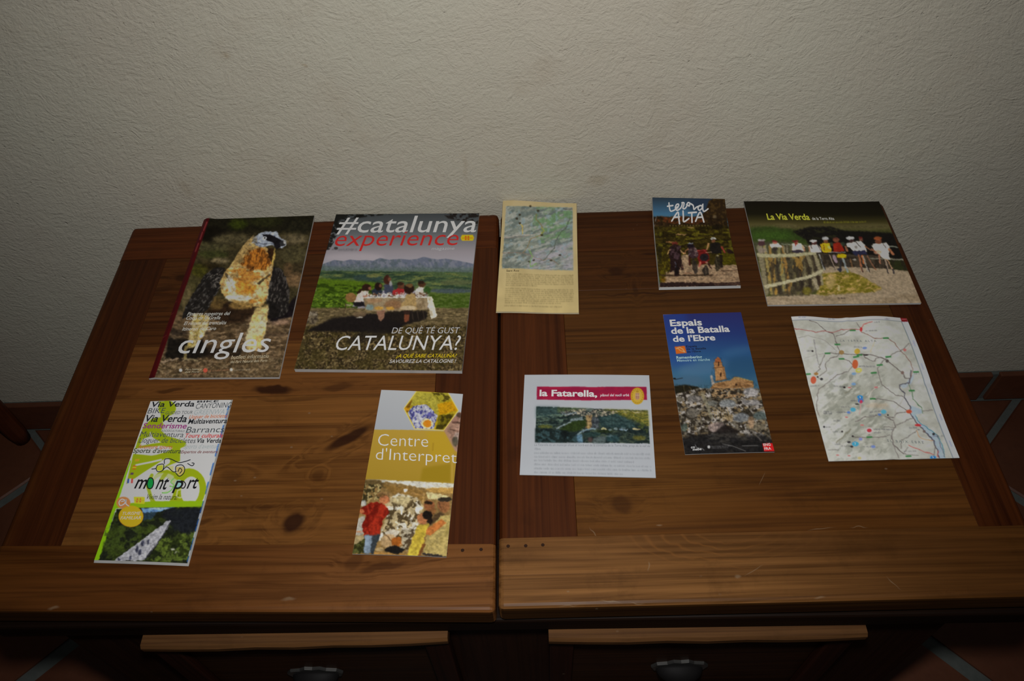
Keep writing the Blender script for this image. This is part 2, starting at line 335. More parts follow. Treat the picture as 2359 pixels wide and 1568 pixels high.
table = empty('low_table', (-0.035, 0.58, 0), 'low stained pine table with two drawers and a top in two leaves', 'table')
def quad(c, s0, s1, t0, t1):
    """c: back-left, back-right, front-right, front-left corners; s across, t back to front -> ccw quad seen from above"""
    c = [np.array(p, float) for p in c]
    f = lambda s, t: (c[0] * (1 - s) + c[1] * s) * (1 - t) + (c[3] * (1 - s) + c[2] * s) * t
    return [f(s0, t1), f(s1, t1), f(s1, t0), f(s0, t0)]       # front-left, front-right, back-right, back-left
TH = 0.029
def st(c, x, y):
    (bl, br, fr, fl) = c
    t = (bl[1] - y) / (bl[1] - fl[1]); xl = bl[0] + (fl[0] - bl[0]) * t; xr = br[0] + (fr[0] - br[0]) * t
    return (x - xl) / (xr - xl), t
def leaf(label, c, lstile, rstile, ys, mats, cols):
    core = prism('tabletop_leaf', quad(c, 0.004, 0.996, 0.004, 0.994), ZT - 0.037, ZT - TH, M_CARC, table, bev=0.001)
    tag(core, label)
    s1 = st(c, lstile, 0.55)[0]; s2 = st(c, rstile, 0.55)[0]; T = [st(c, 0, y)[1] for y in ys]
    gs, gt = 0.0002, 0.0002
    z0, z1 = ZT - TH, ZT
    # rails at the back and the front, across the whole leaf
    prism('rail', quad(c, 0, 1, 0, T[0] - gt), z0, z1, mats['back'], core, outer=(1, 2, 3), obev=0.007, color=cols['back'])
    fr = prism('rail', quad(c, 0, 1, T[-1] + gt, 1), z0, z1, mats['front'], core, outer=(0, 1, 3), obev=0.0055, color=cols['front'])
    fr.data.materials.append(M_EDGE)                          # front faces get a darker wood than the top
    for p in fr.data.polygons:
        if p.normal.y < -0.75: p.material_index = 1
    # stiles
    prism('stile', quad(c, 0, s1 - gs, T[0] + gt, T[-1] - gt), z0, z1 - 0.0003, M_STILE, core, outer=(3,), obev=0.008, color=cols['ls'])
    prism('stile', quad(c, s2 + gs, 1, T[0] + gt, T[-1] - gt), z0, z1 - 0.0002, M_STILE, core, outer=(1,), obev=0.004, color=cols['rs'])
    for i in range(len(T) - 1):
        m, cc = mats['p'][i], cols['p'][i]
        prism('plank', quad(c, s1 + gs, s2 - gs, T[i] + gt, T[i + 1] - gt), z0, z1 - 0.0002 * (i % 2), m, core, color=cc)
    return core
CL = [(-0.579, 0.862), (-0.0415, 0.867), (-0.0432, 0.2832), (-0.5815, 0.2955)]
CRT = [(-0.0388, 0.8665), (0.511, 0.8645), (0.514, 0.2885), (-0.0402, 0.2865)]
W1 = (1.0, 1.0, 1.0)
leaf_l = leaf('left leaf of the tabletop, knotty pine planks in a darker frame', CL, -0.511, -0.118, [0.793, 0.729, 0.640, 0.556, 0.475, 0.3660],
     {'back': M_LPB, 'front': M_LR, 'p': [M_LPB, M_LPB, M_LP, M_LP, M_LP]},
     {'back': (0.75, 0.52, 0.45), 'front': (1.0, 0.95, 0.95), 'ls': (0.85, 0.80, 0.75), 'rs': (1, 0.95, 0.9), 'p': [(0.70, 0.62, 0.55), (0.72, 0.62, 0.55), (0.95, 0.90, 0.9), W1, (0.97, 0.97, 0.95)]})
leaf_r = leaf('right leaf of the tabletop, scratched pine planks in a darker frame', CRT, 0.0435, 0.462, [0.783, 0.7106, 0.605, 0.511, 0.4174, 0.3620],
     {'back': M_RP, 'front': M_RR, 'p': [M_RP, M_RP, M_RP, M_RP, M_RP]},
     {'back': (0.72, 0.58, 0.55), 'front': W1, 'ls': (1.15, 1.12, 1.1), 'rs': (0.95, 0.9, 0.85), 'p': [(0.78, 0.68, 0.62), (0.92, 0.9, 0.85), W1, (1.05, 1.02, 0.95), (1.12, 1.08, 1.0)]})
for core, pts in ((leaf_l, [(-0.0955, 0.3465), (-0.078, 0.3495), (-0.0585, 0.350)]), (leaf_r, [(-0.030, 0.353), (-0.0115, 0.353), (0.0065, 0.3535)])):
    for x, y in pts:
        bm = bmesh.new(); bmesh.ops.create_cone(bm, cap_ends=True, segments=12, radius1=0.0019, radius2=0.0016, depth=0.0005, matrix=Matrix.Translation((x, y, ZT + 0.0002)))
        from_bm('peg', bm, M_PEG, core)
# chest under the leaves
prism('sub_top', [(-0.581, 0.2895), (0.507, 0.2835), (0.507, 0.855), (-0.575, 0.855)], ZT - 0.061, ZT - 0.037, M_CARC, table, outer=(0, 1, 3), obev=0.004, color=(0.3, 0.3, 0.3))  # dark tint stands in for the shadow of the leaves above
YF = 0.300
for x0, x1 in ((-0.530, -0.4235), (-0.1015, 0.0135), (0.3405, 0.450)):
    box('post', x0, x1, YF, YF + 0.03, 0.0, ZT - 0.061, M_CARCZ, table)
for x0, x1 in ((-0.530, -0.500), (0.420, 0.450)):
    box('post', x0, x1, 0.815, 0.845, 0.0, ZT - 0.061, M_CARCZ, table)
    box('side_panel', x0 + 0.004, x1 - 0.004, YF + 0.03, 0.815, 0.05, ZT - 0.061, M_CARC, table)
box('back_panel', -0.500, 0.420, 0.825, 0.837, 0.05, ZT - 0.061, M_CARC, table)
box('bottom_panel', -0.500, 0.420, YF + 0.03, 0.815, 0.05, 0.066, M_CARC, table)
for (x0, x1) in ((-0.4235, -0.1015), (0.0135, 0.3405)):
    box('front_rail', x0, x1, YF + 0.004, YF + 0.028, 0.05, 0.205, M_CARC, table)
def drawer(x0, x1, label, skew):
    zb, zt = 0.212, ZT - 0.066
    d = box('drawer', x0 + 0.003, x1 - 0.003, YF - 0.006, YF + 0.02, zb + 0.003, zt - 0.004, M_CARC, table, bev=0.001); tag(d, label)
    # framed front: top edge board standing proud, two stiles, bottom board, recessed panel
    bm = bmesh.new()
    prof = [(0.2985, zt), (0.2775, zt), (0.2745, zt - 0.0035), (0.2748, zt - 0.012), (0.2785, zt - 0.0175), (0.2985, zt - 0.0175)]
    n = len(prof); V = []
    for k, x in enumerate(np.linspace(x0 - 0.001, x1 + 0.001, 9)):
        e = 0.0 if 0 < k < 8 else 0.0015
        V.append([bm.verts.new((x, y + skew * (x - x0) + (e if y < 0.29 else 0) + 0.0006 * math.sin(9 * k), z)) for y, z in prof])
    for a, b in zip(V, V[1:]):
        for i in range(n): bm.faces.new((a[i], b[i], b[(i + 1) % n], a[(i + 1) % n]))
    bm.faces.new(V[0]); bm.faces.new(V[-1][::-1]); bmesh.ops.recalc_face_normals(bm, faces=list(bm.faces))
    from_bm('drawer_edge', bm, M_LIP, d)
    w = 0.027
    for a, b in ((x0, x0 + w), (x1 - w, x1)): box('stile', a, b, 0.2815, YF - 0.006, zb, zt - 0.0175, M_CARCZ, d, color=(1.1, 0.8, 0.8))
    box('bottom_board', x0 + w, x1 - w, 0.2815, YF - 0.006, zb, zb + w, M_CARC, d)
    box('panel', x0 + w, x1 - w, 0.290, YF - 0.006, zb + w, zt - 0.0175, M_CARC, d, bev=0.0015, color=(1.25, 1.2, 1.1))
    # iron cup pull under a plate with a scalloped, worn top
    xc = (x0 + x1) / 2 - 0.010; zc = 0.3185
    out = [(-0.030, -0.012), (0.030, -0.012), (0.034, 0.0), (0.028, 0.010), (0.016, 0.0125), (0.009, 0.0185), (0.0, 0.0165), (-0.009, 0.0185), (-0.016, 0.0125), (-0.028, 0.010), (-0.034, 0.0)]
    bm = bmesh.new()
    A = [bm.verts.new((xc + a, 0.2865, zc + b)) for a, b in out]; B = [bm.verts.new((xc + a, 0.290, zc + b)) for a, b in out]
    bm.faces.new(A); bm.faces.new(B[::-1])
    for i in range(len(out)): bm.faces.new((A[i], B[i], B[(i + 1) % len(out)], A[(i + 1) % len(out)]))
    bmesh.ops.recalc_face_normals(bm, faces=list(bm.faces))
    bmesh.ops.bevel(bm, geom=[e for e in bm.edges if e.verts[0].co.y < 0.2866 and e.verts[1].co.y < 0.2866], offset=0.0008, segments=2, affect='EDGES')
    from_bm('handle_plate', bm, M_WORN, d)
    bm = bmesh.new(); V = []
    for i in range(7):                                        # a quarter-round hood, open below
        th = math.pi / 2 * i / 6
        V.append([bm.verts.new((xc + 0.027 * math.cos(ph) * (1 - 0.0 * i), 0.288 - 0.019 * math.sin(ph) * math.cos(th), zc - 0.006 + 0.014 * math.sin(ph) * math.sin(th))) for ph in np.linspace(0, math.pi, 17)])
    for p, q in zip(V, V[1:]):
        for k in range(16):
            if k in (0, 15) : bm.faces.new((p[k], p[k + 1], q[k + 1], q[k]))
            else: bm.faces.new((p[k], p[k + 1], q[k + 1], q[k]))
    bmesh.ops.remove_doubles(bm, verts=list(bm.verts), dist=1e-5); bmesh.ops.solidify(bm, geom=list(bm.faces), thickness=0.0012)
    bmesh.ops.recalc_face_normals(bm, faces=list(bm.faces))
    from_bm('cup_pull', bm, M_IRON, d, smooth=True)
drawer(-0.4265, -0.0985, 'left drawer with pale top edge and iron handle', 0.006)
drawer(0.0110, 0.3430, 'right drawer with pale top edge and iron handle', -0.006)

# ------------------------------------------------------------------ stool by the left edge of the picture
M_STOOL = wood('red_brown_stool_wood', 'z', base=(0.085, 0.022, 0.008), dark=(0.05, 0.012, 0.004))
stool = empty('wooden_stool', (-1.165, 0.672, 0), 'dark reddish-brown wooden stool by the wall, one leg seen at the left edge', 'stool')
for sx in (-1, 1):
    for sy in (-1, 1):
        x, y = -1.165 + 0.160 * sx, 0.672 + 0.160 * sy
        tube('leg', [(x, y, 0.001), (x, y, 0.03), (x, y, 0.20), (x, y, 0.40)], [0.015, 0.018, 0.021, 0.021], M_STOOL, stool, n=14)
for sy in (-1, 1): box('stretcher', -1.307, -1.023, 0.672 + 0.160 * sy - 0.009, 0.672 + 0.160 * sy + 0.009, 0.33, 0.385, M_STOOL, stool)
box('seat', -1.350, -0.985, 0.487, 0.852, 0.40, 0.428, M_STOOL, stool, bev=0.006)

# ------------------------------------------------------------------ printed matter: tools
def at(px, py, z):
    """point at height z above the table top, sighted in the 2359 x 1568 frame"""
    d = CF + (px - 1179.5) / FPX * CR - (py - 784.0) / FPX * CU
    t = (ZT + z - CAM_POS[2]) / d[2]
    return CAM_POS + d * t
def homography(q):
    """unit square (0,0)(1,0)(1,1)(0,1) -> quad"""
    A, b = [], []
    for (u, v), (x, y) in zip(((0, 0), (1, 0), (1, 1), (0, 1)), q):
        A.append([u, v, 1, 0, 0, 0, -u * x, -v * x]); b.append(x)
        A.append([0, 0, 0, u, v, 1, -u * y, -v * y]); b.append(y)
    return np.append(np.linalg.solve(np.array(A, float), np.array(b, float)), 1).reshape(3, 3)
def hmap(H, x, y):
    w = H[2, 0] * x + H[2, 1] * y + H[2, 2]
    return (H[0, 0] * x + H[0, 1] * y + H[0, 2]) / w, (H[1, 0] * x + H[1, 1] * y + H[1, 2]) / w
_tab = np.random.RandomState(5).rand(256, 256)
def vnoise(x, y, seed=0):
    xi, yi = np.floor(x).astype(int), np.floor(y).astype(int); fx, fy = x - xi, y - yi
    fx, fy = fx * fx * (3 - 2 * fx), fy * fy * (3 - 2 * fy); o = seed * 37
    g = lambda a, b: _tab[(a + o) % 256, (b + o * 3) % 256]
    return (g(xi, yi) * (1 - fx) + g(xi + 1, yi) * fx) * (1 - fy) + (g(xi, yi + 1) * (1 - fx) + g(xi + 1, yi + 1) * fx) * fy
def fbm(x, y, seed=0, oct=3):
    a, s, t = 0.5, 0, 0
    for k in range(oct):
        s = s + a * vnoise(x * 2 ** k, y * 2 ** k, seed + k); t += a; a *= 0.55
    return s / t
def blur(m, r):
    r = int(r)
    if r < 1: return m
    for _ in range(2):
        for ax in (0, 1):
            p = np.pad(m, [(r + 1, r) if k == ax else (0, 0) for k in (0, 1)], mode='edge'); c = np.cumsum(p, ax)
            m = (np.take(c, range(2 * r + 1, c.shape[ax]), ax) - np.take(c, range(0, c.shape[ax] - 2 * r - 1), ax)) / (2 * r + 1)
    return m
M_GLOSS = {}
def print_mat(rough):
    if rough not in M_GLOSS:
        t = NT('printed_paper'); a = t.n('ShaderNodeAttribute', attribute_name='Col')
        M_GLOSS[rough] = t.fin(a.outputs['Color'], rough, 0.07)
    return M_GLOSS[rough]
M_INK = {}
def ink(col, gain):
    lin = np.clip(s2l(col) * gain, 0, 0.88); k = tuple(np.round(lin, 3))
    if k not in M_INK:
        t = NT('ink'); M_INK[k] = t.fin(tuple(lin), 0.5, 0.18)
    return M_INK[k]
M_PAGE = plain('page_edges', (0.62, 0.62, 0.60), 0.7, 0.2)
M_PAGEC = plain('cream_page_edges', (0.55, 0.47, 0.30), 0.8, 0.2)

class Sheet:
    """a printed cover: painted in the coordinates of a sketch (crop origin x0, y0, scale s), mapped on to the paper"""
    def __init__(s, crop, quad, zc, t, gain, lift=None, cell=1.12):
        s.x0, s.y0, s.k = crop; s.q = quad; s.t = t; s.gain = np.asarray(gain, float) * np.ones(3); s.lift = lift; s.seed = 1
        s.H = homography(quad); s.HI = np.linalg.inv(s.H)
        s.C = [at(s.x0 + x / s.k, s.y0 + y / s.k, z) for (x, y), z in zip(quad, zc)]
        w = max(math.dist(quad[0], quad[1]), math.dist(quad[3], quad[2])) / s.k; h = max(math.dist(quad[0], quad[3]), math.dist(quad[1], quad[2])) / s.k
        s.nu, s.nv = int(w / cell), int(h / cell)
        s.W = np.linalg.norm(s.C[3] - s.C[2]); s.L = np.linalg.norm(s.C[0] - s.C[3])
        n, m = 2 * (s.nu + 1), 2 * (s.nv + 1)
        U, V = np.meshgrid((np.arange(n) - 0.5) / (n - 2), (np.arange(m) - 0.5) / (m - 2))
        s.U, s.V = U, V; s.X, s.Y = hmap(s.H, U, V)
        s.I = np.zeros((m, n, 3)) + 128.0
    def P(s, u, v, dz=0.0):
        u, v = np.asarray(u, float)[..., None], np.asarray(v, float)[..., None]
        p = (s.C[0] * (1 - u) + s.C[1] * u) * (1 - v) + (s.C[3] * (1 - u) + s.C[2] * u) * v
        if s.lift is not None: p[..., 2] += s.lift(u[..., 0], v[..., 0])
        p[..., 2] += dz
        return p
    # ---- painting
    def blend(s, m, col, a, sl=None):
        m = (m * a)[..., None]; I = s.I if sl is None else s.I[sl]
        I[...] = I * (1 - m) + np.asarray(col, float) * m
    def bbox(s, x0, y0, x1, y1, pad):
        c = (s.X >= x0 - pad) & (s.X <= x1 + pad) & (s.Y >= y0 - pad) & (s.Y <= y1 + pad)
        r = np.flatnonzero(c.any(1)); k = np.flatnonzero(c.any(0))
        return None if len(r) == 0 or len(k) == 0 else (slice(r[0], r[-1] + 1), slice(k[0], k[-1] + 1))
    def pmask(s, pts, f):
        pts = np.asarray(pts, float); sl = s.bbox(*pts.min(0), *pts.max(0), 3 * f + 3)
        if sl is None: return None, None
        X, Y = s.X[sl], s.Y[sl]; m = np.zeros(X.shape, bool); j = len(pts) - 1
        for i in range(len(pts)):
            (xi, yi), (xj, yj) = pts[i], pts[j]
            if yi != yj: m ^= ((yi > Y) != (yj > Y)) & (X < (xj - xi) * (Y - yi) / (yj - yi) + xi)
            j = i
        return blur(m.astype(float), f / s.k * 2 / 1.12 / 1.6), sl
    def poly(s, pts, col, a=1.0, f=0):
        m, sl = s.pmask(pts, f)
        if m is not None: s.blend(m, col, a, sl)
    def ell(s, cx, cy, rx, ry, col, a=1.0, f=0, rot=0):
        c, n = math.cos(math.radians(rot)), math.sin(math.radians(rot))
        s.poly([(cx + rx * math.cos(t) * c - ry * math.sin(t) * n, cy + rx * math.cos(t) * n + ry * math.sin(t) * c) for t in np.linspace(0, 2 * math.pi, 25)[:-1]], col, a, f)
    def line(s, pts, w, col, a=1.0, f=0):
        pts = np.asarray(pts, float); sl = s.bbox(*pts.min(0), *pts.max(0), w + 3 * f + 3)
        if sl is None: return
        X, Y = s.X[sl], s.Y[sl]; d = np.full(X.shape, 1e9)
        for (ax, ay), (bx, by) in zip(pts[:-1], pts[1:]):
            L = max((bx - ax) ** 2 + (by - ay) ** 2, 1e-9); t = np.clip(((X - ax) * (bx - ax) + (Y - ay) * (by - ay)) / L, 0, 1)
            d = np.minimum(d, np.hypot(X - ax - t * (bx - ax), Y - ay - t * (by - ay)))
        e = max(s.k * 0.35, f); s.blend(np.clip((w / 2 - d) / e + 0.5, 0, 1), col, a, sl)
    def fill(s, col): s.I[...] = col
    def vgrad(s, stops, pts=None, a=1.0, f=0):
        ys = [y for y, _ in stops]; g = np.stack([np.interp(s.Y, ys, [c[k] for _, c in stops]) for k in range(3)], -1)
        if pts is None: s.I[...] = s.I * (1 - a) + g * a
        else:
            m, sl = s.pmask(pts, f)
            if m is not None: s.blend(m, g[sl], a, sl)
    def tex(s, pts, col, sx, sy=None, th=0.5, soft=0.12, a=1.0, f=0, rot=0):
        """blotches of a second colour inside an outline"""
        sy = sy or sx; m, sl = s.pmask(pts, f); s.seed += 1
        if m is None: return
        c, n = math.cos(math.radians(rot)), math.sin(math.radians(rot)); X, Y = s.X[sl], s.Y[sl]
        v = fbm((X * c + Y * n) / sx, (-X * n + Y * c) / sy, s.seed)
        s.blend(m * np.clip((v - th) / soft + 0.5, 0, 1), col, a, sl)
    def organic(s, pts, amp, scale, dark=0.25, f=6):
        """loosens painted outlines into photographic ones: small wander of the edges, mottled tone"""
        m, sl = s.pmask(pts, f); s.seed += 5
        if m is None: return
        X, Y = s.X[sl], s.Y[sl]; c = amp / s.k * 2 / 1.12; I = s.I[sl].copy(); h, w = X.shape
        gx = (fbm(X / scale, Y / scale, s.seed) - 0.5) * 3 * c; gy = (fbm(X / scale, Y / scale, s.seed + 9) - 0.5) * 3 * c
        r, k = np.mgrid[0:h, 0:w]; rr = np.clip(r + gy, 0, h - 1.001); kk = np.clip(k + gx, 0, w - 1.001); r0, k0 = rr.astype(int), kk.astype(int); fr, fk = (rr - r0)[..., None], (kk - k0)[..., None]
        J = (I[r0, k0] * (1 - fk) + I[r0, k0 + 1] * fk) * (1 - fr) + (I[r0 + 1, k0] * (1 - fk) + I[r0 + 1, k0 + 1] * fk) * fr
        n1 = fbm(X / (scale * 0.9), Y / (scale * 0.7), s.seed + 20); n2 = fbm(X / (s.k * 1.7), Y / (s.k * 1.7), s.seed + 30, 2)
        J = J * (1 + dark * 0.25 - dark * np.clip((0.74 * n1 + 0.26 * n2 - 0.3) / 0.4, 0, 1.2))[..., None]
        s.blend(m, J, 1.0, sl)
    def greek(s, ax, ay, bx, by, h, col, a=0.6, seed=0):
        """a line of print too small to read"""
        r = random.Random(seed + int(ax * 7 + ay * 13)); L = math.dist((ax, ay), (bx, by)); t = 0.0
        while t < L:
            w = r.uniform(1.2, 5.0) * h; e = min(t + w, L); n = max(2, int((e - t) / (h * 0.42)))
            for k in range(n):
                x = ax + (bx - ax) * (t + (k + 0.5) * (e - t) / n) / L; y = ay + (by - ay) * (t + (k + 0.5) * (e - t) / n) / L
                hh = h * r.choice((0.6, 0.62, 0.65, 0.95))
                s.line([(x, y), (x, y - hh)], h * r.uniform(0.16, 0.30), col, a * r.uniform(0.6, 1.0))
            t = e + h * 0.45
    # ---- meshes
    def build(s, root, name='cover', rough=0.4, block='pages', block_mat=None, spread=0.0, label=None):
        nu, nv = s.nu, s.nv
        s.I = np.stack([blur(s.I[..., k], 1) for k in range(3)], -1)
        I = s.I.reshape(nv + 1, 2, nu + 1, 2, 3).mean((1, 3))
        U, V = np.meshgrid(np.linspace(0, 1, nu + 1), np.linspace(0, 1, nv + 1)); co = s.P(U, V).reshape(-1, 3)
        me = bpy.data.meshes.new(name); nvv = len(co); nf = nu * nv
        a = (np.arange(nv)[:, None] * (nu + 1) + np.arange(nu)[None, :]).ravel(); loops = np.stack([a, a + nu + 1, a + nu + 2, a + 1], -1).ravel()
        me.vertices.add(nvv); me.loops.add(nf * 4); me.polygons.add(nf)
        me.vertices.foreach_set('co', co.ravel().astype(np.float32)); me.loops.foreach_set('vertex_index', loops.astype(np.int32))
        me.polygons.foreach_set('loop_start', np.arange(0, nf * 4, 4, dtype=np.int32)); me.polygons.foreach_set('use_smooth', np.ones(nf, bool))
        lin = np.clip(s2l(np.clip(I, 0, 255)) * s.gain, 0, 0.88).reshape(-1, 3); rgba = np.ones((nvv, 4), np.float32); rgba[:, :3] = lin
        at_ = me.color_attributes.new('Col', 'FLOAT_COLOR', 'POINT'); at_.data.foreach_set('color', rgba.ravel())
        me.update(calc_edges=True); me.validate()
        s.cover = link(name, me, print_mat(rough), root)
        if label: s.cover['label'] = label
        # the folded sheets or pages underneath, following the same curl
        bm = bmesh.new(); n = 20; e = spread; rim = []
        T = np.linspace(0, 1, n + 1)
        ring = [(t, 0) for t in T[:-1]] + [(1, t) for t in T[:-1]] + [(1 - t, 1) for t in T[:-1]] + [(0, 1 - t) for t in T[:-1]]
        up, lo = [], []
        for (u, v) in ring:
            uu, vv = u + (u - 0.5) * 2 * e, v + (v - 0.5) * 2 * e; p = s.P(u, v); q = s.P(uu, vv)
            up.append(bm.verts.new((p[0], p[1], p[2] - 0.00012))); lo.append(bm.verts.new((q[0], q[1], max(q[2] - s.t, ZT + 0.0004))))
        m = len(ring)
        for i in range(m): bm.faces.new((lo[i], lo[(i + 1) % m], up[(i + 1) % m], up[i]))
        # an inner grid closes the block below; the cover closes it above
        for tgt, dz, flip in ((lo, -s.t, True),):
            g = {}
            for j in range(n + 1):
                for i in range(n + 1):
                    if j == 0: g[i, j] = tgt[i] if i < n else tgt[n]
                    elif i == n and j < n: g[i, j] = tgt[n + j]
                    elif j == n: g[i, j] = tgt[2 * n + (n - i)] if i > 0 else tgt[3 * n]
                    elif i == 0: g[i, j] = tgt[3 * n + (n - j)]
                    else:
                        p = s.P(i / n, j / n); z = p[2] + dz
                        g[i, j] = bm.verts.new((p[0], p[1], max(z, ZT + 0.0004) if flip else z))
            for j in range(n):
                for i in range(n):
                    f = (g[i, j], g[i, j + 1], g[i + 1, j + 1], g[i + 1, j]); bm.faces.new(f[::-1] if flip else f)
        bmesh.ops.recalc_face_normals(bm, faces=list(bm.faces))
        s.block = from_bm(block, bm, block_mat or M_PAGE, root)
        return s
    def _mesh(s, name, uv, faces, col, dz):
        me = bpy.data.meshes.new(name); uv = np.asarray(uv)
        me.from_pydata([tuple(p) for p in s.P(uv[:, 0], uv[:, 1], dz)], [], faces); me.update()
        return link(name, me, ink(col, s.gain), s.cover)
    def text(s, strings, col, bold=0.0, shear=0.0, name='lettering', dz=0.00016):
        """strings: (text, ax, ay, bx, by, height) with the baseline from a to b; each line of lettering is a part"""
        for (body, ax, ay, bx, by, h) in strings:
            cu = bpy.data.curves.new('t', 'FONT'); cu.body = body; cu.resolution_u = 3; cu.offset = bold
            ob = bpy.data.objects.new('t', cu); me = ob.to_mesh()
            n = len(me.vertices); c = np.empty(n * 3); me.vertices.foreach_get('co', c); c = c.reshape(-1, 3)
            faces = [tuple(p.vertices) for p in me.polygons]; ob.to_mesh_clear(); bpy.data.objects.remove(ob); bpy.data.curves.remove(cu)
            u0, v0 = hmap(s.HI, ax, ay); u1, v1 = hmap(s.HI, bx, by); _, yb = hmap(s.H, u0, v0 - 0.01)
            dv = h / ((ay - yb) / 0.01); xx = (c[:, 0] - c[:, 0].min()) / np.ptp(c[:, 0]); yy = c[:, 1] / c[:, 1].max()
            s._mesh(name, list(zip(u0 + xx * (u1 - u0) + yy * shear * dv * s.L / s.W, v0 + xx * (v1 - v0) - yy * dv)), faces, col, dz)
    def ribbons(s, lines, w, col, name='hand_lettering', dz=0.00018):
        VV, FF = [], []
        def add(poly):
            b = len(VV); VV.extend(hmap(s.HI, x, y) for x, y in poly); FF.append(tuple(range(b, b + len(poly))))
        for pts in lines:
            # rounded curve through the points
            P = [np.array(p, float) for p in pts]; C = []
            for i in range(len(P) - 1):
                p0, p1, p2, p3 = P[max(i - 1, 0)], P[i], P[i + 1], P[min(i + 2, len(P) - 1)]
                for t in np.linspace(0, 1, 6)[:-1]:
                    C.append(0.5 * (2 * p1 + (p2 - p0) * t + (2 * p0 - 5 * p1 + 4 * p2 - p3) * t * t + (3 * p1 - p0 - 3 * p2 + p3) * t ** 3))
            C.append(P[-1]); N = []
            for i in range(len(C)):
                d = C[min(i + 1, len(C) - 1)] - C[max(i - 1, 0)]; d = d / (np.hypot(*d) + 1e-9); N.append(np.array([-d[1], d[0]]) * w / 2)
            b = len(VV)
            for c, nn in zip(C, N): VV.append(hmap(s.HI, *(c + nn))); VV.append(hmap(s.HI, *(c - nn)))
            for i in range(len(C) - 1): FF.append((b + 2 * i, b + 2 * i + 1, b + 2 * i + 3, b + 2 * i + 2))
            for e in (C[0], C[-1]): add([(e[0] + w / 2 * math.cos(a), e[1] + w / 2 * math.sin(a)) for a in np.linspace(0, 2 * math.pi, 9)[:-1]])
        return s._mesh(name, VV, FF, col, dz)
    def root(s, name, label, cat, group='printed matter laid out on the table'):
        c = sum(s.C) / 4
        return empty(name, (c[0], c[1], ZT), label, cat, group)

G = dict(cingles=2.45, cat=1.95, beige=2.15, terra=1.95, verda=2.75, espais=1.78, map=2.6, fata=1.66, centre=1.70, mont=2.65)   # colour gain per cover, evening out the light each gets
GM, GL, GS = 'magazines on the table', 'folded leaflets on the table', 'loose sheets on the table'
RED, BLK = (185, 28, 30), (22, 22, 24)
# ------------------------------------------------------------------ magazine with the bearded vulture
s = Sheet((320, 470, 3.733), [(560, 132), (1508, 98), (1205, 1487), (82, 1495)], [0.006, 0.004, 0.004, 0.004], 0.0038, G['cingles'],
          lift=lambda u, v: 0.0025 * np.exp(-((u - 0.04) / 0.05) ** 2) * (1 - 0.5 * v) - 0.0015 * np.exp(-(u / 0.02) ** 2))
ALL = [(-200, -200), (2600, -200), (2600, 2600), (-200, 2600)]
s.fill((54, 47, 28))
s.poly([(500, 60), (1600, 60), (1600, 230), (500, 260)], (23, 21, 12), 1, 40)
s.ell(850, 170, 80, 45, (46, 54, 12), .9, 30); s.ell(1090, 150, 150, 45, (37, 38, 16), .8, 30); s.ell(1380, 200, 110, 60, (30, 28, 17), .8, 30)
s.ell(620, 265, 130, 70, (15, 12, 7), .95, 30); s.ell(790, 300, 160, 45, (82, 74, 50), .9, 28); s.ell(620, 370, 160, 40, (70, 66, 42), .8, 28)
s.ell(640, 430, 130, 35, (52, 55, 26), .9, 24); s.ell(700, 482, 80, 24, (122, 108, 78), .9, 20); s.ell(610, 530, 100, 25, (34, 27, 13), .9, 22)
s.ell(520, 570, 70, 55, (62, 60, 18), .9, 25); s.ell(480, 690, 60, 70, (70, 64, 36), .9, 25); s.ell(420, 820, 50, 120, (92, 80, 52), .8, 25)
s.ell(1330, 300, 120, 45, (88, 78, 56), .9, 28); s.ell(1330, 430, 130, 70, (66, 60, 38), .9, 28); s.ell(1350, 560, 100, 50, (52, 42, 27), .8, 25)
s.ell(1330, 650, 110, 60, (106, 82, 56), .9, 25); s.ell(1280, 560, 40, 60, (90, 68, 45), .6, 20)
s.poly([(250, 930), (1400, 900), (1330, 1500), (40, 1500)], (92, 74, 52), 1, 40)
s.tex([(250, 940), (1400, 900), (1330, 1500), (40, 1500)], (58, 44, 28), 90, 30, .5, .3, .8, 20)
s.tex([(250, 960), (1400, 930), (1330, 1500), (40, 1500)], (135, 112, 84), 60, 16, .6, .12, .7, 10)
s.ell(1215, 1010, 90, 26, (140, 112, 92), .8, 18); s.ell(1180, 1120, 110, 18, (70, 55, 40), .8, 12)
s.poly([(255, 1150), (540, 1160), (620, 1300), (420, 1340), (215, 1345)], (20, 17, 14), .95, 16); s.poly([(560, 1220), (900, 1240), (860, 1310), (560, 1310)], (26, 20, 15), .8, 14)
s.poly([(280, 1070), (420, 1080), (400, 1130), (270, 1130)], (45, 36, 28), .9, 14)
s.tex([(210, 1320), (1300, 1320), (1205, 1490), (82, 1495)], (62, 50, 33), 26, 14, .5, .12, .85, 6)
s.tex([(210, 1320), (1300, 1320), (1205, 1490), (82, 1495)], (128, 108, 80), 22, 12, .58, .08, .8, 4)
s.tex([(700, 1270), (1300, 1250), (1240, 1490), (500, 1490)], (82, 66, 44), 40, 20, .5, .2, .6, 10)
s.poly([(1270, 870), (1355, 785), (1330, 960), (1140, 1010), (1090, 960)], (20, 15, 18), 1, 12)
s.poly([(570, 830), (1000, 830), (990, 930), (900, 1010), (740, 1020), (590, 960)], (40, 27, 17), 1, 18)
W1p = [(740, 540), (640, 545), (560, 610), (470, 760), (400, 880), (372, 985), (480, 940), (560, 930), (610, 880), (690, 720), (730, 610)]
s.poly(W1p, (29, 26, 24), 1, 5); s.tex(W1p, (80, 76, 72), 26, 12, .60, .1, .8, 3, -50); s.tex([(600, 600), (720, 590), (690, 730), (620, 720)], (110, 104, 96), 14, 10, .58, .08, .8, 4)
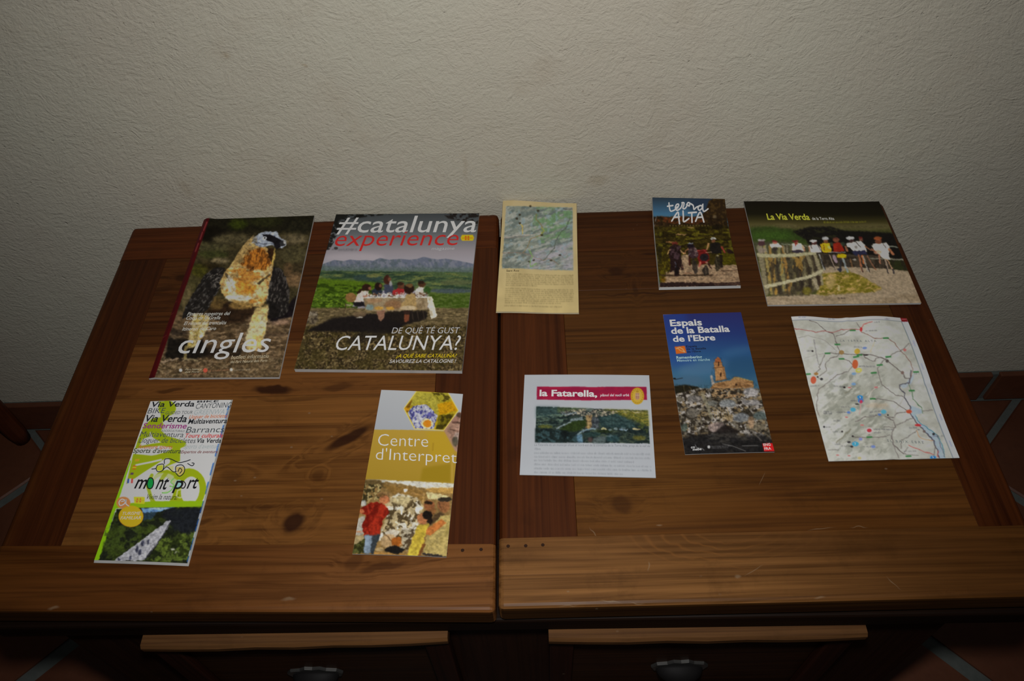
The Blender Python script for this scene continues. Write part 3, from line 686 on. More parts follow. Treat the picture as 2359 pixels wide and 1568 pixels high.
W2p = [(1150, 530), (1225, 550), (1265, 620), (1292, 760), (1290, 900), (1240, 965), (1130, 985), (1095, 850), (1088, 720), (1120, 620)]
s.poly(W2p, (26, 23, 22), 1, 5); s.tex(W2p, (78, 73, 68), 12, 34, .58, .1, .8, 3, 10); s.poly([(1120, 830), (1180, 880), (1200, 960), (1130, 985)], (20, 17, 16), .9, 10)
s.poly([(975, 270), (900, 345), (840, 430), (790, 515), (725, 590), (690, 680), (705, 760), (800, 840), (920, 880), (1050, 880), (1090, 830), (1115, 700), (1150, 560), (1150, 470), (1110, 390), (1060, 340)], (170, 140, 86), 1, 6)
s.tex([(790, 520), (1140, 520), (1100, 860), (760, 830), (700, 680)], (200, 184, 144), 46, 40, .55, .15, .9, 10); s.tex([(720, 560), (1140, 540), (1090, 860), (760, 830), (700, 700)], (170, 108, 40), 60, 46, .56, .12, .8, 10)
s.poly([(930, 400), (1060, 372), (1112, 430), (1135, 505), (1080, 560), (960, 560), (868, 515)], (168, 100, 32), .95, 14)
s.tex([(930, 395), (1070, 370), (1125, 440), (1120, 560), (960, 570), (870, 510)], (84, 48, 18), 10, 36, .52, .12, .8, 6, 12)
s.tex([(880, 360), (990, 380), (900, 500), (800, 520), (840, 430)], (130, 105, 62), 12, 34, .52, .12, .8, 5, -40)
s.ell(790, 700, 34, 74, (216, 202, 172), .9, 10, -25); s.ell(900, 715, 100, 55, (188, 124, 44), .85, 18); s.ell(850, 800, 115, 24, (192, 188, 172), .9, 10, 4); s.ell(1060, 720, 45, 90, (206, 178, 120), .8, 14)
s.line([(745, 600), (775, 640), (800, 690)], 22, (52, 44, 32), .8, 6); s.line([(1020, 680), (1070, 645), (1115, 610)], 20, (58, 50, 34), .8, 6); s.line([(770, 620), (820, 730)], 24, (222, 212, 190), .8, 8)
s.poly([(640, 790), (760, 820), (700, 900), (600, 900)], (92, 72, 38), .8, 14); s.ell(880, 865, 110, 36, (128, 100, 52), .8, 14)
LL = [(470, 935), (600, 960), (590, 1060), (545, 1140), (480, 1225), (408, 1240), (435, 1110)]
s.poly(LL, (176, 156, 106), 1, 8); s.tex(LL, (205, 190, 150), 50, 40, .5, .15, .8, 8); s.tex(LL, (140, 122, 60), 40, 40, .58, .1, .8, 8)
RLp = [(985, 920), (1112, 880), (1102, 990), (1082, 1130), (1040, 1255), (930, 1265), (905, 1160), (955, 1010)]
s.poly(RLp, (196, 180, 138), 1, 8); s.tex(RLp, (196, 164, 92), 50, 60, .54, .12, .8, 8); s.line([(1005, 1130), (1010, 1250)], 20, (205, 150, 90), .5, 8)
s.poly([(990, 900), (1110, 860), (1100, 930), (1000, 960)], (190, 165, 105), .9, 16)
s.poly([(980, 290), (1030, 250), (1090, 233), (1180, 235), (1212, 282), (1260, 318), (1265, 352), (1232, 376), (1190, 372), (1150, 352), (1060, 370), (1000, 352), (965, 332)], (150, 158, 172), 1, 4)
s.tex([(930, 290), (1010, 270), (1020, 360), (930, 350)], (120, 112, 92), 18, 12, .5, .15, .8, 5)
s.poly([(1060, 262), (1100, 255), (1180, 280), (1228, 305), (1218, 368), (1178, 386), (1150, 332), (1085, 302)], (20, 18, 22), 1, 4)
s.ell(1080, 291, 19, 14, (190, 196, 202), 1, 2); s.ell(1082, 291, 7, 7, (24, 24, 28)); s.ell(1232, 335, 30, 27, (40, 40, 42), 1, 3); s.ell(1250, 325, 11, 20, (158, 158, 156), .9, 4, -20)
s.poly([(1100, 375), (1152, 380), (1160, 440), (1140, 505), (1112, 445)], (44, 26, 14), 1, 5); s.poly([(1160, 370), (1176, 420), (1152, 525), (1136, 500), (1155, 425)], (186, 154, 78), .95, 4); s.line([(985, 322), (1050, 338), (1150, 340)], 6, (64, 68, 80), .9)
s.line([(200, 1362), (270, 1340), (330, 1322)], 16, (150, 128, 104), .8, 5); s.line([(390, 1335), (470, 1330), (500, 1345)], 14, (140, 124, 92), .8, 5); s.line([(400, 1230), (395, 1320)], 26, (150, 132, 80), .7, 8)
s.organic([(600, 90), (1520, 90), (1215, 1495), (60, 1495)], 7, 24, 0.42)
s.poly([(555, 132), (613, 128), (136, 1496), (75, 1498)], (60, 10, 12)); s.tex([(555, 132), (613, 128), (136, 1496), (75, 1498)], (52, 8, 12), 60, 60, .5, .2, .6)
for a, b in (((588, 165), (560, 235)), ((550, 250), (530, 310)), ((515, 345), (490, 410))): s.line([a, b], 13, (138, 62, 60), .55, 4)
for p in ((300, 935), (240, 1130), (330, 830)): s.line([p, (p[0] - 60, p[1] + 18)], 4, (140, 60, 60), .5)
s.ell(356, 1427, 14, 14, (190, 188, 180)); s.ell(567, 1428, 18, 18, (188, 72, 54)); s.ell(790, 1422, 13, 14, (170, 165, 155)); s.greek(590, 1440, 770, 1428, 14, (176, 116, 86), .8); s.greek(806, 1432, 955, 1425, 13, (170, 160, 140), .7)
s.greek(440, 1462, 580, 1460, 8, (176, 116, 86), .8)
r = s.root('magazine', 'magazine with a bearded vulture on its cover and a dark red spine', 'magazine', GM); s.build(r, rough=0.33)
s.text([('cingles', 318, 1282, 1104, 1268, 172)], (206, 206, 202), 0.0, 0.10, 'title_lettering')
s.text([('Pintures rupestres del', 412, 955, 772, 950, 30), ('Cocó de la Gralla', 400, 989, 694, 986, 30), ('El retorn del trencalòs', 384, 1036, 742, 1029, 30), ('Itinerari de Caro', 370, 1084, 656, 1079, 30)], (182, 174, 156), 0.006, 0.15, 'headline_lettering')
s.text([('butlletí informatiu', 786, 1331, 1110, 1319, 34), ('del Parc Natural dels Ports', 781, 1366, 1100, 1353, 22), ('Parc Natural', 395, 1428, 535, 1425, 15), ('dels Ports', 390, 1450, 512, 1448, 15)], (158, 148, 124), 0.0, 0.12, 'subtitle_lettering')

# ------------------------------------------------------------------ magazine with the meal in the fields
s = Sheet((660, 470, 3.824), [(437, 90), (1697, 80), (1545, 1467), (68, 1452)], [0.006, 0.006, 0.0065, 0.0065], 0.006, G['cat'])
s.vgrad([(80, (58, 62, 64)), (250, (88, 92, 95)), (420, (136, 130, 136)), (520, (146, 142, 150))])
s.ell(600, 470, 260, 40, (160, 152, 158), .7, 30)
for p in ([(430, 85), (950, 85), (700, 112), (540, 135), (450, 260), (350, 430), (330, 380)],): s.tex(p, (20, 20, 18), 26, 18, .42, .1, .95, 10)
s.poly([(430, 88), (560, 86), (480, 140), (430, 180)], (24, 24, 22), .8, 14); s.tex([(1370, 78), (1700, 76), (1692, 200), (1590, 160), (1420, 125)], (28, 24, 22), 26, 18, .45, .1, .95, 8); s.tex([(340, 330), (420, 330), (380, 400), (330, 410)], (25, 25, 22), 20, 16, .45, .1, .9)
MT = [(300, 535), (420, 492), (500, 502), (560, 488), (620, 496), (700, 492), (760, 500), (820, 474), (900, 490), (1000, 482), (1080, 490), (1150, 482), (1205, 464), (1260, 476), (1330, 488), (1400, 480), (1500, 496), (1660, 528), (1660, 620), (290, 600)]
s.poly(MT, (92, 98, 114), 1, 2); s.tex(MT, (116, 118, 128), 16, 46, .52, .12, .7, 3, -20); s.tex(MT, (72, 84, 88), 30, 26, .6, .1, .6, 3)
s.poly([(290, 545), (700, 560), (1660, 560), (1650, 640), (290, 640)], (84, 100, 92), .8, 22)
s.poly([(280, 585), (1650, 600), (1640, 760), (260, 760)], (70, 88, 56), 1, 10); s.tex([(280, 590), (1650, 600), (1640, 760), (260, 760)], (40, 58, 44), 110, 16, .5, .15, .9, 4); s.tex([(280, 600), (1650, 610), (1640, 760), (260, 760)], (104, 112, 62), 90, 12, .6, .1, .8, 3)
s.ell(710, 650, 130, 34, (44, 62, 60), .85, 12); s.ell(760, 632, 60, 14, (126, 124, 64), .7, 8); s.ell(1500, 690, 150, 24, (86, 92, 60), .8, 12)
s.poly([(280, 655), (560, 670), (850, 700), (820, 800), (250, 790)], (78, 104, 20), .95, 14); s.poly([(250, 770), (650, 770), (560, 930), (205, 940)], (66, 92, 20), .95, 10); s.poly([(1230, 770), (1640, 770), (1615, 930), (1290, 930)], (74, 92, 34), .95, 14)
s.tex([(260, 700), (850, 720), (600, 930), (205, 935)], (40, 58, 10), 40, 14, .52, .12, .9, 4); s.tex([(240, 790), (640, 790), (560, 930), (205, 940)], (110, 138, 36), 22, 9, .58, .1, .8, 3); s.tex([(1230, 800), (1640, 800), (1615, 930), (1290, 930)], (50, 70, 16), 40, 12, .5, .12, .8, 4)
s.ell(1450, 765, 190, 22, (62, 74, 78), .9, 10)
s.poly([(215, 915), (1620, 915), (1590, 1120), (160, 1120)], (98, 84, 58), 1, 10); s.tex([(215, 920), (1620, 920), (1590, 1120), (160, 1120)], (70, 60, 38), 50, 9, .5, .15, .9, 4); s.tex([(215, 920), (1620, 920), (1590, 1120), (160, 1120)], (134, 116, 80), 40, 7, .6, .1, .8, 2)
GR = [(165, 1080), (1600, 1060), (1545, 1470), (60, 1458)]
s.poly(GR, (76, 62, 38), 1, 24); s.tex(GR, (36, 29, 17), 15, 11, .5, .1, .95, 10); s.tex(GR, (134, 116, 76), 13, 9, .62, .07, .9, 10); s.tex(GR, (60, 52, 22), 60, 50, .55, .15, .5, 10)
s.poly([(165, 1120), (400, 1005), (700, 965), (1240, 950), (1240, 1000), (1050, 1060), (900, 1140), (700, 1130), (420, 1120)], (23, 19, 19), .97, 12)
s.poly([(640, 1130), (900, 1100), (820, 1190), (600, 1230), (500, 1220)], (32, 27, 22), .7, 18)
s.ell(232, 1000, 45, 60, (104, 92, 72), 1, 8); s.tex([(180, 945), (280, 945), (280, 1060), (180, 1060)], (52, 44, 36), 26, 22, .5, .12, .9, 5); s.tex([(190, 945), (270, 945), (270, 990), (190, 990)], (150, 138, 118), 20, 16, .55, .1, .8, 4)
s.ell(565, 822, 50, 42, (132, 96, 56), 1, 5); s.ell(545, 890, 30, 8, (150, 140, 120), .7, 4); s.line([(520, 880), (500, 980)], 10, (70, 55, 40), .8, 3)
s.poly([(680, 825), (1245, 822), (1240, 925), (1000, 942), (690, 940)], (146, 128, 100), 1, 4); s.tex([(680, 825), (1245, 822), (1240, 925), (690, 940)], (116, 98, 70), 40, 60, .5, .2, .8, 4); s.ell(940, 885, 80, 40, (126, 88, 58), .7, 16); s.ell(770, 850, 70, 18, (160, 122, 88), .7, 10)
s.poly([(880, 945), (1225, 938), (1230, 1010), (1190, 1025), (1050, 1060), (870, 1010)], (28, 23, 20), .9, 8)
for x in (1100, 1150, 1200): s.line([(x, 940), (x + 12, 1020)], 8, (60, 50, 40), .8)
s.line([(680, 822), (1275, 820)], 10, (200, 195, 184), .95, 2); s.poly([(1232, 828), (1282, 824), (1326, 980), (1312, 1000), (1272, 1012), (1255, 930)], (208, 200, 180), 1, 3); s.tex([(1232, 828), (1282, 824), (1326, 980), (1272, 1012)], (165, 152, 126), 20, 60, .55, .12, .7, 3, -15)
s.poly([(855, 712), (920, 690), (942, 745), (932, 792), (858, 792)], (58, 62, 78), 1, 4); s.ell(885, 668, 32, 42, (62, 32, 24), 1, 5); s.ell(905, 664, 14, 22, (110, 68, 50), .9, 4); s.ell(915, 700, 14, 22, (160, 158, 160), .8, 4)
s.ell(795, 775, 50, 38, (36, 42, 54), 1, 5); s.ell(808, 725, 33, 36, (32, 20, 16), 1, 5); s.ell(825, 722, 12, 16, (120, 76, 56), .9, 4)
s.poly([(935, 762), (985, 736), (1036, 752), (1038, 796), (925, 798)], (146, 38, 40), 1, 4); s.ell(1006, 716, 29, 30, (92, 56, 38), 1, 5); s.ell(1000, 700, 28, 14, (40, 26, 18), .9, 4)
s.poly([(620, 802), (665, 762), (722, 768), (712, 810), (680, 830), (672, 862), (596, 862)], (202, 186, 178), 1, 4); s.ell(702, 735, 42, 30, (44, 24, 17), 1, 5); s.line([(690, 735), (650, 760), (625, 785)], 22, (40, 24, 16), .95, 4); s.ell(732, 742, 12, 16, (140, 92, 70), .9, 4); s.poly([(580, 862), (678, 860), (690, 900), (600, 905)], (26, 23, 26), 1, 5); s.line([(680, 815), (740, 800)], 14, (160, 110, 84), .9, 4)
s.ell(1182, 772, 52, 44, (198, 192, 182), 1, 5); s.ell(1190, 706, 32, 28, (72, 46, 30), 1, 5); s.ell(1182, 690, 30, 14, (34, 24, 18), .9, 4); s.ell(1236, 758, 32, 34, (44, 72, 30), .95, 6); s.ell(1185, 790, 24, 12, (150, 130, 110), .6, 4)
s.tex([(700, 785), (1040, 775), (1040, 818), (700, 820)], (214, 208, 196), 14, 12, .55, .08, .9, 2); s.tex([(700, 785), (1240, 775), (1240, 818), (700, 820)], (88, 58, 38), 18, 10, .6, .08, .9, 2)
s.poly([(1046, 802), (1090, 780), (1132, 795), (1148, 930), (1000, 932), (1010, 875), (1040, 850)], (156, 130, 84), 1, 4); s.ell(1078, 746, 46, 46, (36, 21, 16), 1, 6); s.ell(1080, 718, 34, 16, (130, 96, 56), .7, 5); s.ell(1070, 915, 72, 20, (182, 164, 134), .9, 6); s.poly([(1030, 940), (1086, 940), (1072, 1035), (1036, 1035)], (112, 62, 42), 1, 4); s.ell(1060, 955, 60, 20, (30, 24, 22), .8, 6)
s.ell(812, 916, 38, 15, (182, 140, 66), 1, 4); s.ell(910, 920, 38, 15, (186, 142, 62), 1, 4); s.poly([(788, 940), (866, 938), (856, 1000), (830, 1035), (806, 1000)], (134, 98, 78), 1, 4); s.ell(730, 908, 36, 25, (112, 132, 130), .9, 6); s.ell(640, 970, 60, 24, (112, 92, 68), .8, 8); s.ell(640, 998, 36, 5, (190, 184, 170), .8, 3)
s.organic([(310, 545), (1670, 560), (1560, 1475), (50, 1460)], 5, 15, 0.20)
s.poly([(1545, 272), (1640, 270), (1652, 296), (1642, 322), (1545, 322), (1533, 298)], (204, 164, 22), 1, 2)
for p in ((1578, 288), (1602, 288), (1578, 310), (1602, 310)): s.ell(*p, 8, 7, (200, 66, 24))
s.line([(1548, 299), (1640, 298)], 4, (200, 66, 24), .9)
s.greek(395, 404, 620, 402, 12, (64, 62, 66), .8); s.greek(455, 414, 620, 412, 7, (64, 62, 66), .7); s.ell(435, 388, 18, 12, (40, 36, 34), .8, 3)
r = s.root('magazine', 'thick magazine whose cover shows people dining at a table in a field', 'magazine', GM); s.build(r, rough=0.35)
s.text([('#catalunya', 432, 250, 1666, 246, 146)], (204, 208, 212), 0.004, 0.10, 'title_lettering')
s.text([('experience', 410, 370, 1500, 362, 128)], (172, 36, 34), -0.004, 0.12, 'subtitle_lettering')
s.text([('magazine', 1276, 405, 1476, 402, 24), ('DE QUÈ TÉ GUST', 922, 1139, 1516, 1138, 66)], (164, 164, 166), -0.004, 0.10, 'line_lettering')
s.text([('CATALUNYA?', 415, 1286, 1512, 1284, 128)], (198, 198, 200), -0.002, 0.10, 'headline_lettering')
s.text([('¿A QUÉ SABE CATALUÑA?', 962, 1352, 1490, 1350, 40)], (196, 156, 20), 0.008, 0.22, 'yellow_lettering')
s.text([('SAVOUREZ LA CATALOGNE !', 902, 1399, 1486, 1396, 30)], (172, 170, 168), 0.008, 0.2, 'white_lettering')

# ------------------------------------------------------------------ cream leaflet with a trail map, its top bent up against the wall
s = Sheet((1130, 440, 5.227), [(150, 108), (1036, 150), (1062, 1466), (68, 1450)], [0.0165, 0.013, 0.0022, 0.0024], 0.0018, G['beige'],
          lift=lambda u, v: -0.010 * np.sin(math.pi * np.clip(v, 0, 1)) * (1 - v) + 0.0006 * np.sin(7 * u))
s.vgrad([(100, (158, 143, 108)), (900, (166, 150, 108)), (1480, (172, 154, 106))]); s.tex(ALL, (150, 134, 94), 200, 200, .5, .3, .5)
MP = [(185, 172), (990, 188), (998, 928), (135, 905)]
s.poly(MP, (116, 122, 112), 1, 3); s.tex(MP, (90, 100, 96), 110, 30, .5, .2, .9, 3, -25); s.tex(MP, (146, 148, 140), 90, 22, .56, .12, .8, 3, -20); s.tex([(560, 180), (985, 190), (960, 520), (640, 640), (500, 420)], (92, 124, 84), 80, 30, .48, .2, .8, 20, -20); s.tex([(520, 700), (998, 560), (998, 928), (450, 910)], (146, 142, 150), 120, 50, .48, .25, .8, 20, -20)
s.tex([(140, 640), (500, 700), (480, 905), (135, 905)], (92, 98, 92), 80, 26, .5, .15, .7, 10, -30); s.tex(MP, (120, 140, 146), 50, 40, .66, .08, .6, 3)
s.line([(165, 520), (380, 492), (500, 492), (620, 465)], 12, (164, 156, 146), .8, 4); s.line([(160, 530), (340, 520), (470, 500)], 7, (128, 100, 92), .6, 3)
s.line([(960, 300), (920, 395), (850, 460), (792, 555), (775, 645), (720, 712), (650, 790), (590, 812)], 8, (66, 74, 62), .85, 3); s.line([(555, 255), (556, 310), (618, 378), (642, 440), (618, 490), (500, 530), (470, 575), (450, 640), (395, 715)], 9, (116, 96, 60), .85, 3)
s.line([(330, 310), (360, 260), (375, 205), (580, 212)], 5, (120, 112, 100), .8, 2); s.line([(355, 360), (390, 400), (390, 480)], 10, (176, 150, 70), .8, 4); s.line([(150, 712), (290, 705), (400, 715), (490, 742), (640, 800), (720, 770), (820, 850)], 6, (130, 92, 78), .75, 3)
s.line([(465, 670), (512, 745), (478, 830), (488, 885), (560, 840)], 11, (108, 150, 76), .8, 4); s.line([(620, 400), (650, 440), (610, 490)], 14, (140, 150, 60), .6, 5)
for x, y in ((318, 310), (355, 266), (356, 356), (485, 175), (582, 225), (525, 800), (470, 822), (622, 488), (840, 735), (735, 795)): s.ell(x, y, 15, 11, (42, 34, 22), .8, 4)
s.line([(880, 205), (985, 205)], 10, (60, 52, 48), .7, 4); s.line([(690, 890), (800, 880), (940, 865)], 8, (86, 86, 84), .7, 4)
s.organic(MP, 6, 20, 0.12)
for i in range(7): s.greek(192 - i, 985 + i * 24.5, (1000 if i < 6 else 570), 1003 + i * 22.5 if i < 6 else 1135, 17, (98, 86, 56), .75, i)
for i in range(8): s.greek(180 - i, 1172 + i * 25.5, (1000 if i < 7 else 850), 1188 + i * 23.5, 17, (98, 86, 56), .75, 30 + i)
s.greek(165, 1387, 865, 1396, 17, (98, 86, 56), .75, 50)
r = s.root('leaflet', 'cream folded leaflet with a trail map and print, bent up against the wall', 'leaflet', GL); s.build(r, rough=0.75, block='folded_sheets', block_mat=M_PAGEC, spread=0.004)
s.text([('Sant Roc', 192, 950, 350, 950, 26)], (64, 54, 36), 0.012, 0, 'heading_lettering')

# ------------------------------------------------------------------ small booklet with mountain bikers
s = Sheet((1480, 440, 6.533), [(150, 95), (1240, 118), (1478, 1420), (258, 1446)], [0.0165, 0.015, 0.005, 0.005], 0.0042, G['terra'],
          lift=lambda u, v: -0.010 * np.sin(math.pi * np.clip(v, 0, 1)) * (1 - v))
s.vgrad([(90, (38, 48, 58)), (300, (58, 96, 124)), (350, (62, 98, 120))]); s.ell(950, 200, 260, 100, (36, 46, 62), .8, 60)
HB = [(140, 350), (260, 335), (350, 345), (480, 335), (700, 345), (880, 330), (960, 270), (1010, 140), (1100, 100), (1260, 110), (1300, 500), (170, 520)]
s.poly(HB, (40, 28, 15), 1, 8); s.tex([(220, 335), (930, 335), (980, 440), (230, 430)], (108, 54, 26), 60, 30, .5, .15, .8, 14); s.tex(HB, (70, 52, 24), 30, 22, .6, .1, .7, 6)
s.poly([(170, 480), (1300, 470), (1440, 1110), (230, 1200)], (58, 48, 14), 1, 20); s.tex([(170, 490), (1300, 480), (1420, 930), (220, 930)], (34, 26, 8), 120, 30, .5, .15, .9, 8); s.tex([(170, 490), (1300, 480), (1420, 930), (220, 930)], (92, 84, 20), 70, 26, .6, .1, .85, 6)
s.ell(600, 597, 90, 9, (164, 128, 84), .9, 4); s.ell(740, 496, 55, 8, (160, 128, 84), .8, 4); s.ell(440, 718, 80, 10, (138, 96, 58), .9, 5); s.ell(1100, 340, 30, 20, (110, 95, 70), .7, 8); s.ell(1150, 490, 90, 40, (24, 18, 10), .8, 16)
s.poly([(610, 920), (705, 915), (730, 1090), (1000, 1080), (1215, 1095), (1425, 1085), (1500, 1430), (240, 1450), (330, 1200), (560, 1180)], (154, 128, 100), 1, 6); s.tex([(300, 1200), (1480, 1100), (1490, 1430), (260, 1440)], (134, 108, 82), 120, 24, .5, .2, .6, 4)
s.poly([(190, 800), (425, 790), (425, 1190), (350, 1200), (335, 1360), (262, 1390)], (86, 76, 14), 1, 12); s.tex([(190, 800), (425, 790), (425, 1190), (262, 1380)], (48, 38, 10), 26, 50, .5, .12, .9, 6); s.ell(320, 1330, 40, 40, (110, 76, 20), .8, 14)
s.poly([(1190, 890), (1405, 900), (1422, 1085), (1215, 1095)], (84, 78, 12), 1, 10); s.tex([(1190, 890), (1405, 900), (1422, 1085), (1215, 1095)], (60, 52, 8), 50, 20, .5, .15, .8, 6); s.poly([(210, 780), (290, 790), (300, 1080), (240, 1060)], (34, 28, 12), .8, 14)
s.line([(290, 1258), (600, 1262), (1060, 1256)], 26, (52, 38, 26), .9, 8); s.line([(620, 1222), (760, 1222)], 12, (110, 70, 50), .7, 4); s.line([(1200, 1186), (1430, 1176)], 14, (66, 48, 36), .85, 4); s.line([(1000, 1256), (1350, 1248)], 8, (96, 74, 56), .8, 4)
s.poly([(265, 1375), (600, 1366), (1100, 1376), (1490, 1366), (1490, 1415), (1300, 1428), (270, 1445)], (42, 28, 26), 1, 5); s.line([(1100, 1405), (1480, 1390)], 12, (110, 84, 66), .7, 5)
s.poly([(415, 800), (470, 760), (560, 765), (602, 850), (590, 960), (615, 1080), (640, 1165), (600, 1180), (578, 1110), (560, 1270), (500, 1275), (480, 1180), (425, 1205), (430, 1010), (398, 900)], (36, 22, 21), 1, 5); s.tex([(430, 780), (590, 770), (570, 1000), (420, 1000)], (76, 56, 62), 34, 40, .56, .1, .8, 4); s.ell(505, 738, 48, 26, (104, 40, 34), .95, 6); s.ell(500, 760, 34, 16, (46, 28, 24), .9, 5)
s.line([(420, 840), (385, 905)], 20, (196, 158, 96), .9, 5); s.line([(588, 845), (625, 895), (660, 895)], 20, (190, 148, 100), .9, 5); s.line([(600, 1080), (625, 1165)], 14, (120, 84, 66), .7, 4); s.ell(525, 1180, 26, 80, (24, 18, 18), .9, 4); s.line([(505, 1040), (512, 1120)], 12, (90, 92, 108), .7, 4)
s.ell(800, 1110, 42, 125, (48, 40, 34), .9, 5, -8); s.poly([(700, 805), (780, 765), (850, 850), (856, 960), (770, 990), (710, 940)], (60, 42, 46), 1, 5); s.tex([(700, 805), (780, 765), (850, 850), (856, 960), (710, 940)], (126, 104, 100), 30, 30, .58, .1, .7, 4); s.ell(742, 776, 58, 30, (26, 18, 26), 1, 6); s.ell(740, 738, 42, 12, (124, 128, 138), .9, 5)
s.line([(700, 820), (650, 890)], 18, (156, 104, 72), .9, 5); s.line([(722, 960), (728, 1085)], 30, (58, 24, 20), .9, 5); s.line([(735, 900), (700, 935)], 14, (150, 140, 140), .7, 4); s.ell(818, 1190, 22, 50, (70, 60, 52), .8, 5)
s.poly([(1030, 742), (1110, 715), (1180, 735), (1202, 900), (1060, 905), (1028, 850)], (27, 23, 20), 1, 6); s.ell(1080, 660, 45, 22, (172, 172, 166), .95, 5); s.ell(1085, 700, 32, 25, (112, 72, 50), .95, 6); s.line([(1012, 740), (984, 838)], 28, (198, 146, 98), .9, 6); s.line([(1205, 800), (1250, 888)], 26, (156, 62, 52), .9, 6); s.ell(1140, 1070, 42, 130, (44, 38, 28), .9, 6); s.ell(1145, 935, 20, 18, (150, 140, 110), .8, 5); s.poly([(1172, 920), (1212, 930), (1224, 1140), (1180, 1140)], (28, 20, 18), .9, 6); s.line([(1115, 950), (1150, 1180)], 10, (100, 88, 66), .6, 4)
s.poly([(850, 850), (960, 832), (1010, 900), (1025, 970), (1000, 1050), (880, 1095), (850, 1010)], (104, 24, 22), 1, 6); s.ell(945, 965, 66, 62, (24, 26, 30), .9, 10); s.line([(850, 850), (985, 845)], 16, (170, 60, 60), .8, 5); s.line([(975, 882), (1050, 880)], 12, (196, 160, 130), .85, 4); s.ell(965, 1185, 48, 85, (38, 32, 28), .9, 5); s.line([(885, 1050), (868, 1110)], 30, (190, 104, 84), .85, 6); s.line([(990, 1040), (1045, 1140)], 22, (42, 20, 20), .9, 5); s.ell(980, 1050, 22, 18, (190, 140, 120), .7, 6); s.line([(965, 1130), (965, 1260)], 16, (98, 86, 70), .6, 5)
s.poly([(1275, 820), (1350, 840), (1385, 905), (1290, 905)], (34, 20, 20), .85, 8); s.line([(212, 345), (195, 405)], 10, (172, 164, 164), .8, 4); s.line([(190, 440), (188, 480)], 10, (150, 140, 130), .7, 4); s.line([(228, 950), (232, 1060)], 10, (150, 140, 120), .5, 4)
s.organic([(130, 330), (1300, 330), (1490, 1430), (250, 1450)], 9, 26, 0.40)
for i in range(14): s.ell(432 + i * 44, 464 + (i % 3), 9, 11, (104, 94, 44), .75, 4)
r = s.root('booklet', 'small booklet with mountain bikers on a track and white hand lettering', 'booklet', GM); s.build(r, rough=0.35, spread=0.006)
s.ribbons([[(408, 165), (416, 218), (436, 268), (490, 256), (548, 222)], [(385, 206), (470, 197)], [(512, 228), (556, 205), (552, 180), (520, 190), (508, 232), (538, 258), (590, 228), (612, 178), (604, 163)], [(604, 163), (636, 164), (636, 195), (622, 232), (654, 236), (682, 205)],
           [(676, 190), (700, 162), (726, 172), (718, 204), (694, 192)], [(718, 200), (730, 175), (748, 180), (778, 200), (790, 248), (822, 222), (868, 204)], [(915, 206), (876, 200), (850, 232), (872, 258), (908, 232), (920, 178), (922, 246), (944, 274), (1000, 240)]], 19, (204, 204, 202), 'hand_lettering')
s.ribbons([[(455, 402), (545, 282), (562, 360), (575, 440)], [(486, 352), (572, 346)], [(626, 268), (632, 340), (640, 412), (716, 368)], [(708, 292), (828, 284)], [(758, 292), (764, 420)], [(818, 406), (884, 282), (942, 416)], [(846, 354), (918, 348)]], 22, (206, 202, 192), 'title_lettering')

# ------------------------------------------------------------------ wide brochure with the cyclists behind a fence
s = Sheet((1700, 440, 5.486), [(72, 135), (1785, 128), (2318, 1412), (378, 1438)], [0.004, 0.004, 0.0048, 0.0030], 0.0030, G['verda'], lift=lambda u, v: 0.0010 * np.sin(5 * u + 1) * (1 - v))
s.vgrad([(120, (16, 13, 8)), (290, (20, 18, 9)), (370, (46, 42, 20)), (440, (74, 68, 40)), (520, (60, 62, 30))])
s.poly([(150, 460), (480, 440), (780, 500), (860, 600), (900, 670), (560, 690), (180, 640)], (42, 56, 22), 1, 30); s.ell(430, 560, 260, 50, (48, 70, 24), .9, 30); s.ell(600, 440, 160, 30, (80, 74, 46), .7, 24); s.ell(1700, 440, 240, 34, (76, 70, 42), .8, 24)
s.poly([(690, 510), (900, 452), (1180, 440), (1360, 492), (1640, 500), (1960, 525), (2030, 690), (2090, 870), (1000, 800), (850, 600)], (19, 17, 15), 1, 18); s.tex([(700, 500), (1250, 440), (1300, 600), (860, 600)], (40, 40, 22), 60, 30, .55, .12, .7, 14)
s.poly([(190, 640), (700, 650), (1000, 690), (1000, 780), (230, 800)], (62, 62, 46), .9, 24)
s.poly([(1000, 780), (1700, 800), (2090, 860), (2150, 1005), (1700, 970), (1080, 980)], (58, 50, 40), 1, 14); s.poly([(1880, 860), (2095, 870), (2145, 1000), (1990, 1000)], (34, 38, 18), .9, 14); s.tex([(1000, 790), (2090, 860), (2150, 1005), (1080, 980)], (34, 28, 22), 40, 60, .5, .15, .7, 8)
s.line([(560, 668), (880, 690)], 10, (118, 124, 104), .8, 4); s.line([(1910, 690), (2030, 705)], 16, (112, 114, 100), .85, 4); s.line([(1680, 842), (2085, 862)], 18, (116, 114, 98), .85, 5)
s.poly([(1085, 965), (1180, 945), (1750, 965), (2148, 1005), (2340, 1415), (360, 1445), (350, 1330), (700, 1310), (1000, 1300), (1060, 1100)], (138, 122, 100), 1, 8); s.tex([(380, 1330), (2320, 1300), (2340, 1415), (360, 1445)], (118, 102, 80), 160, 36, .5, .2, .7, 10)
GG = [(1080, 1040), (1380, 1010), (1560, 1060), (1690, 1140), (1830, 1225), (1720, 1272), (1100, 1312), (1000, 1300), (1030, 1180)]
s.poly(GG, (122, 108, 44), 1, 14); s.tex(GG, (88, 82, 22), 70, 30, .5, .15, .9, 8, -20); s.tex(GG, (166, 136, 84), 50, 26, .6, .1, .8, 8, -20); s.ell(1180, 1140, 60, 90, (160, 136, 96), .6, 24); s.ell(1390, 1020, 40, 36, (96, 90, 34), .8, 14)
s.poly([(240, 780), (980, 770), (1080, 1000), (1030, 1230), (880, 1330), (420, 1320), (330, 1200)], (74, 67, 48), 1, 14)
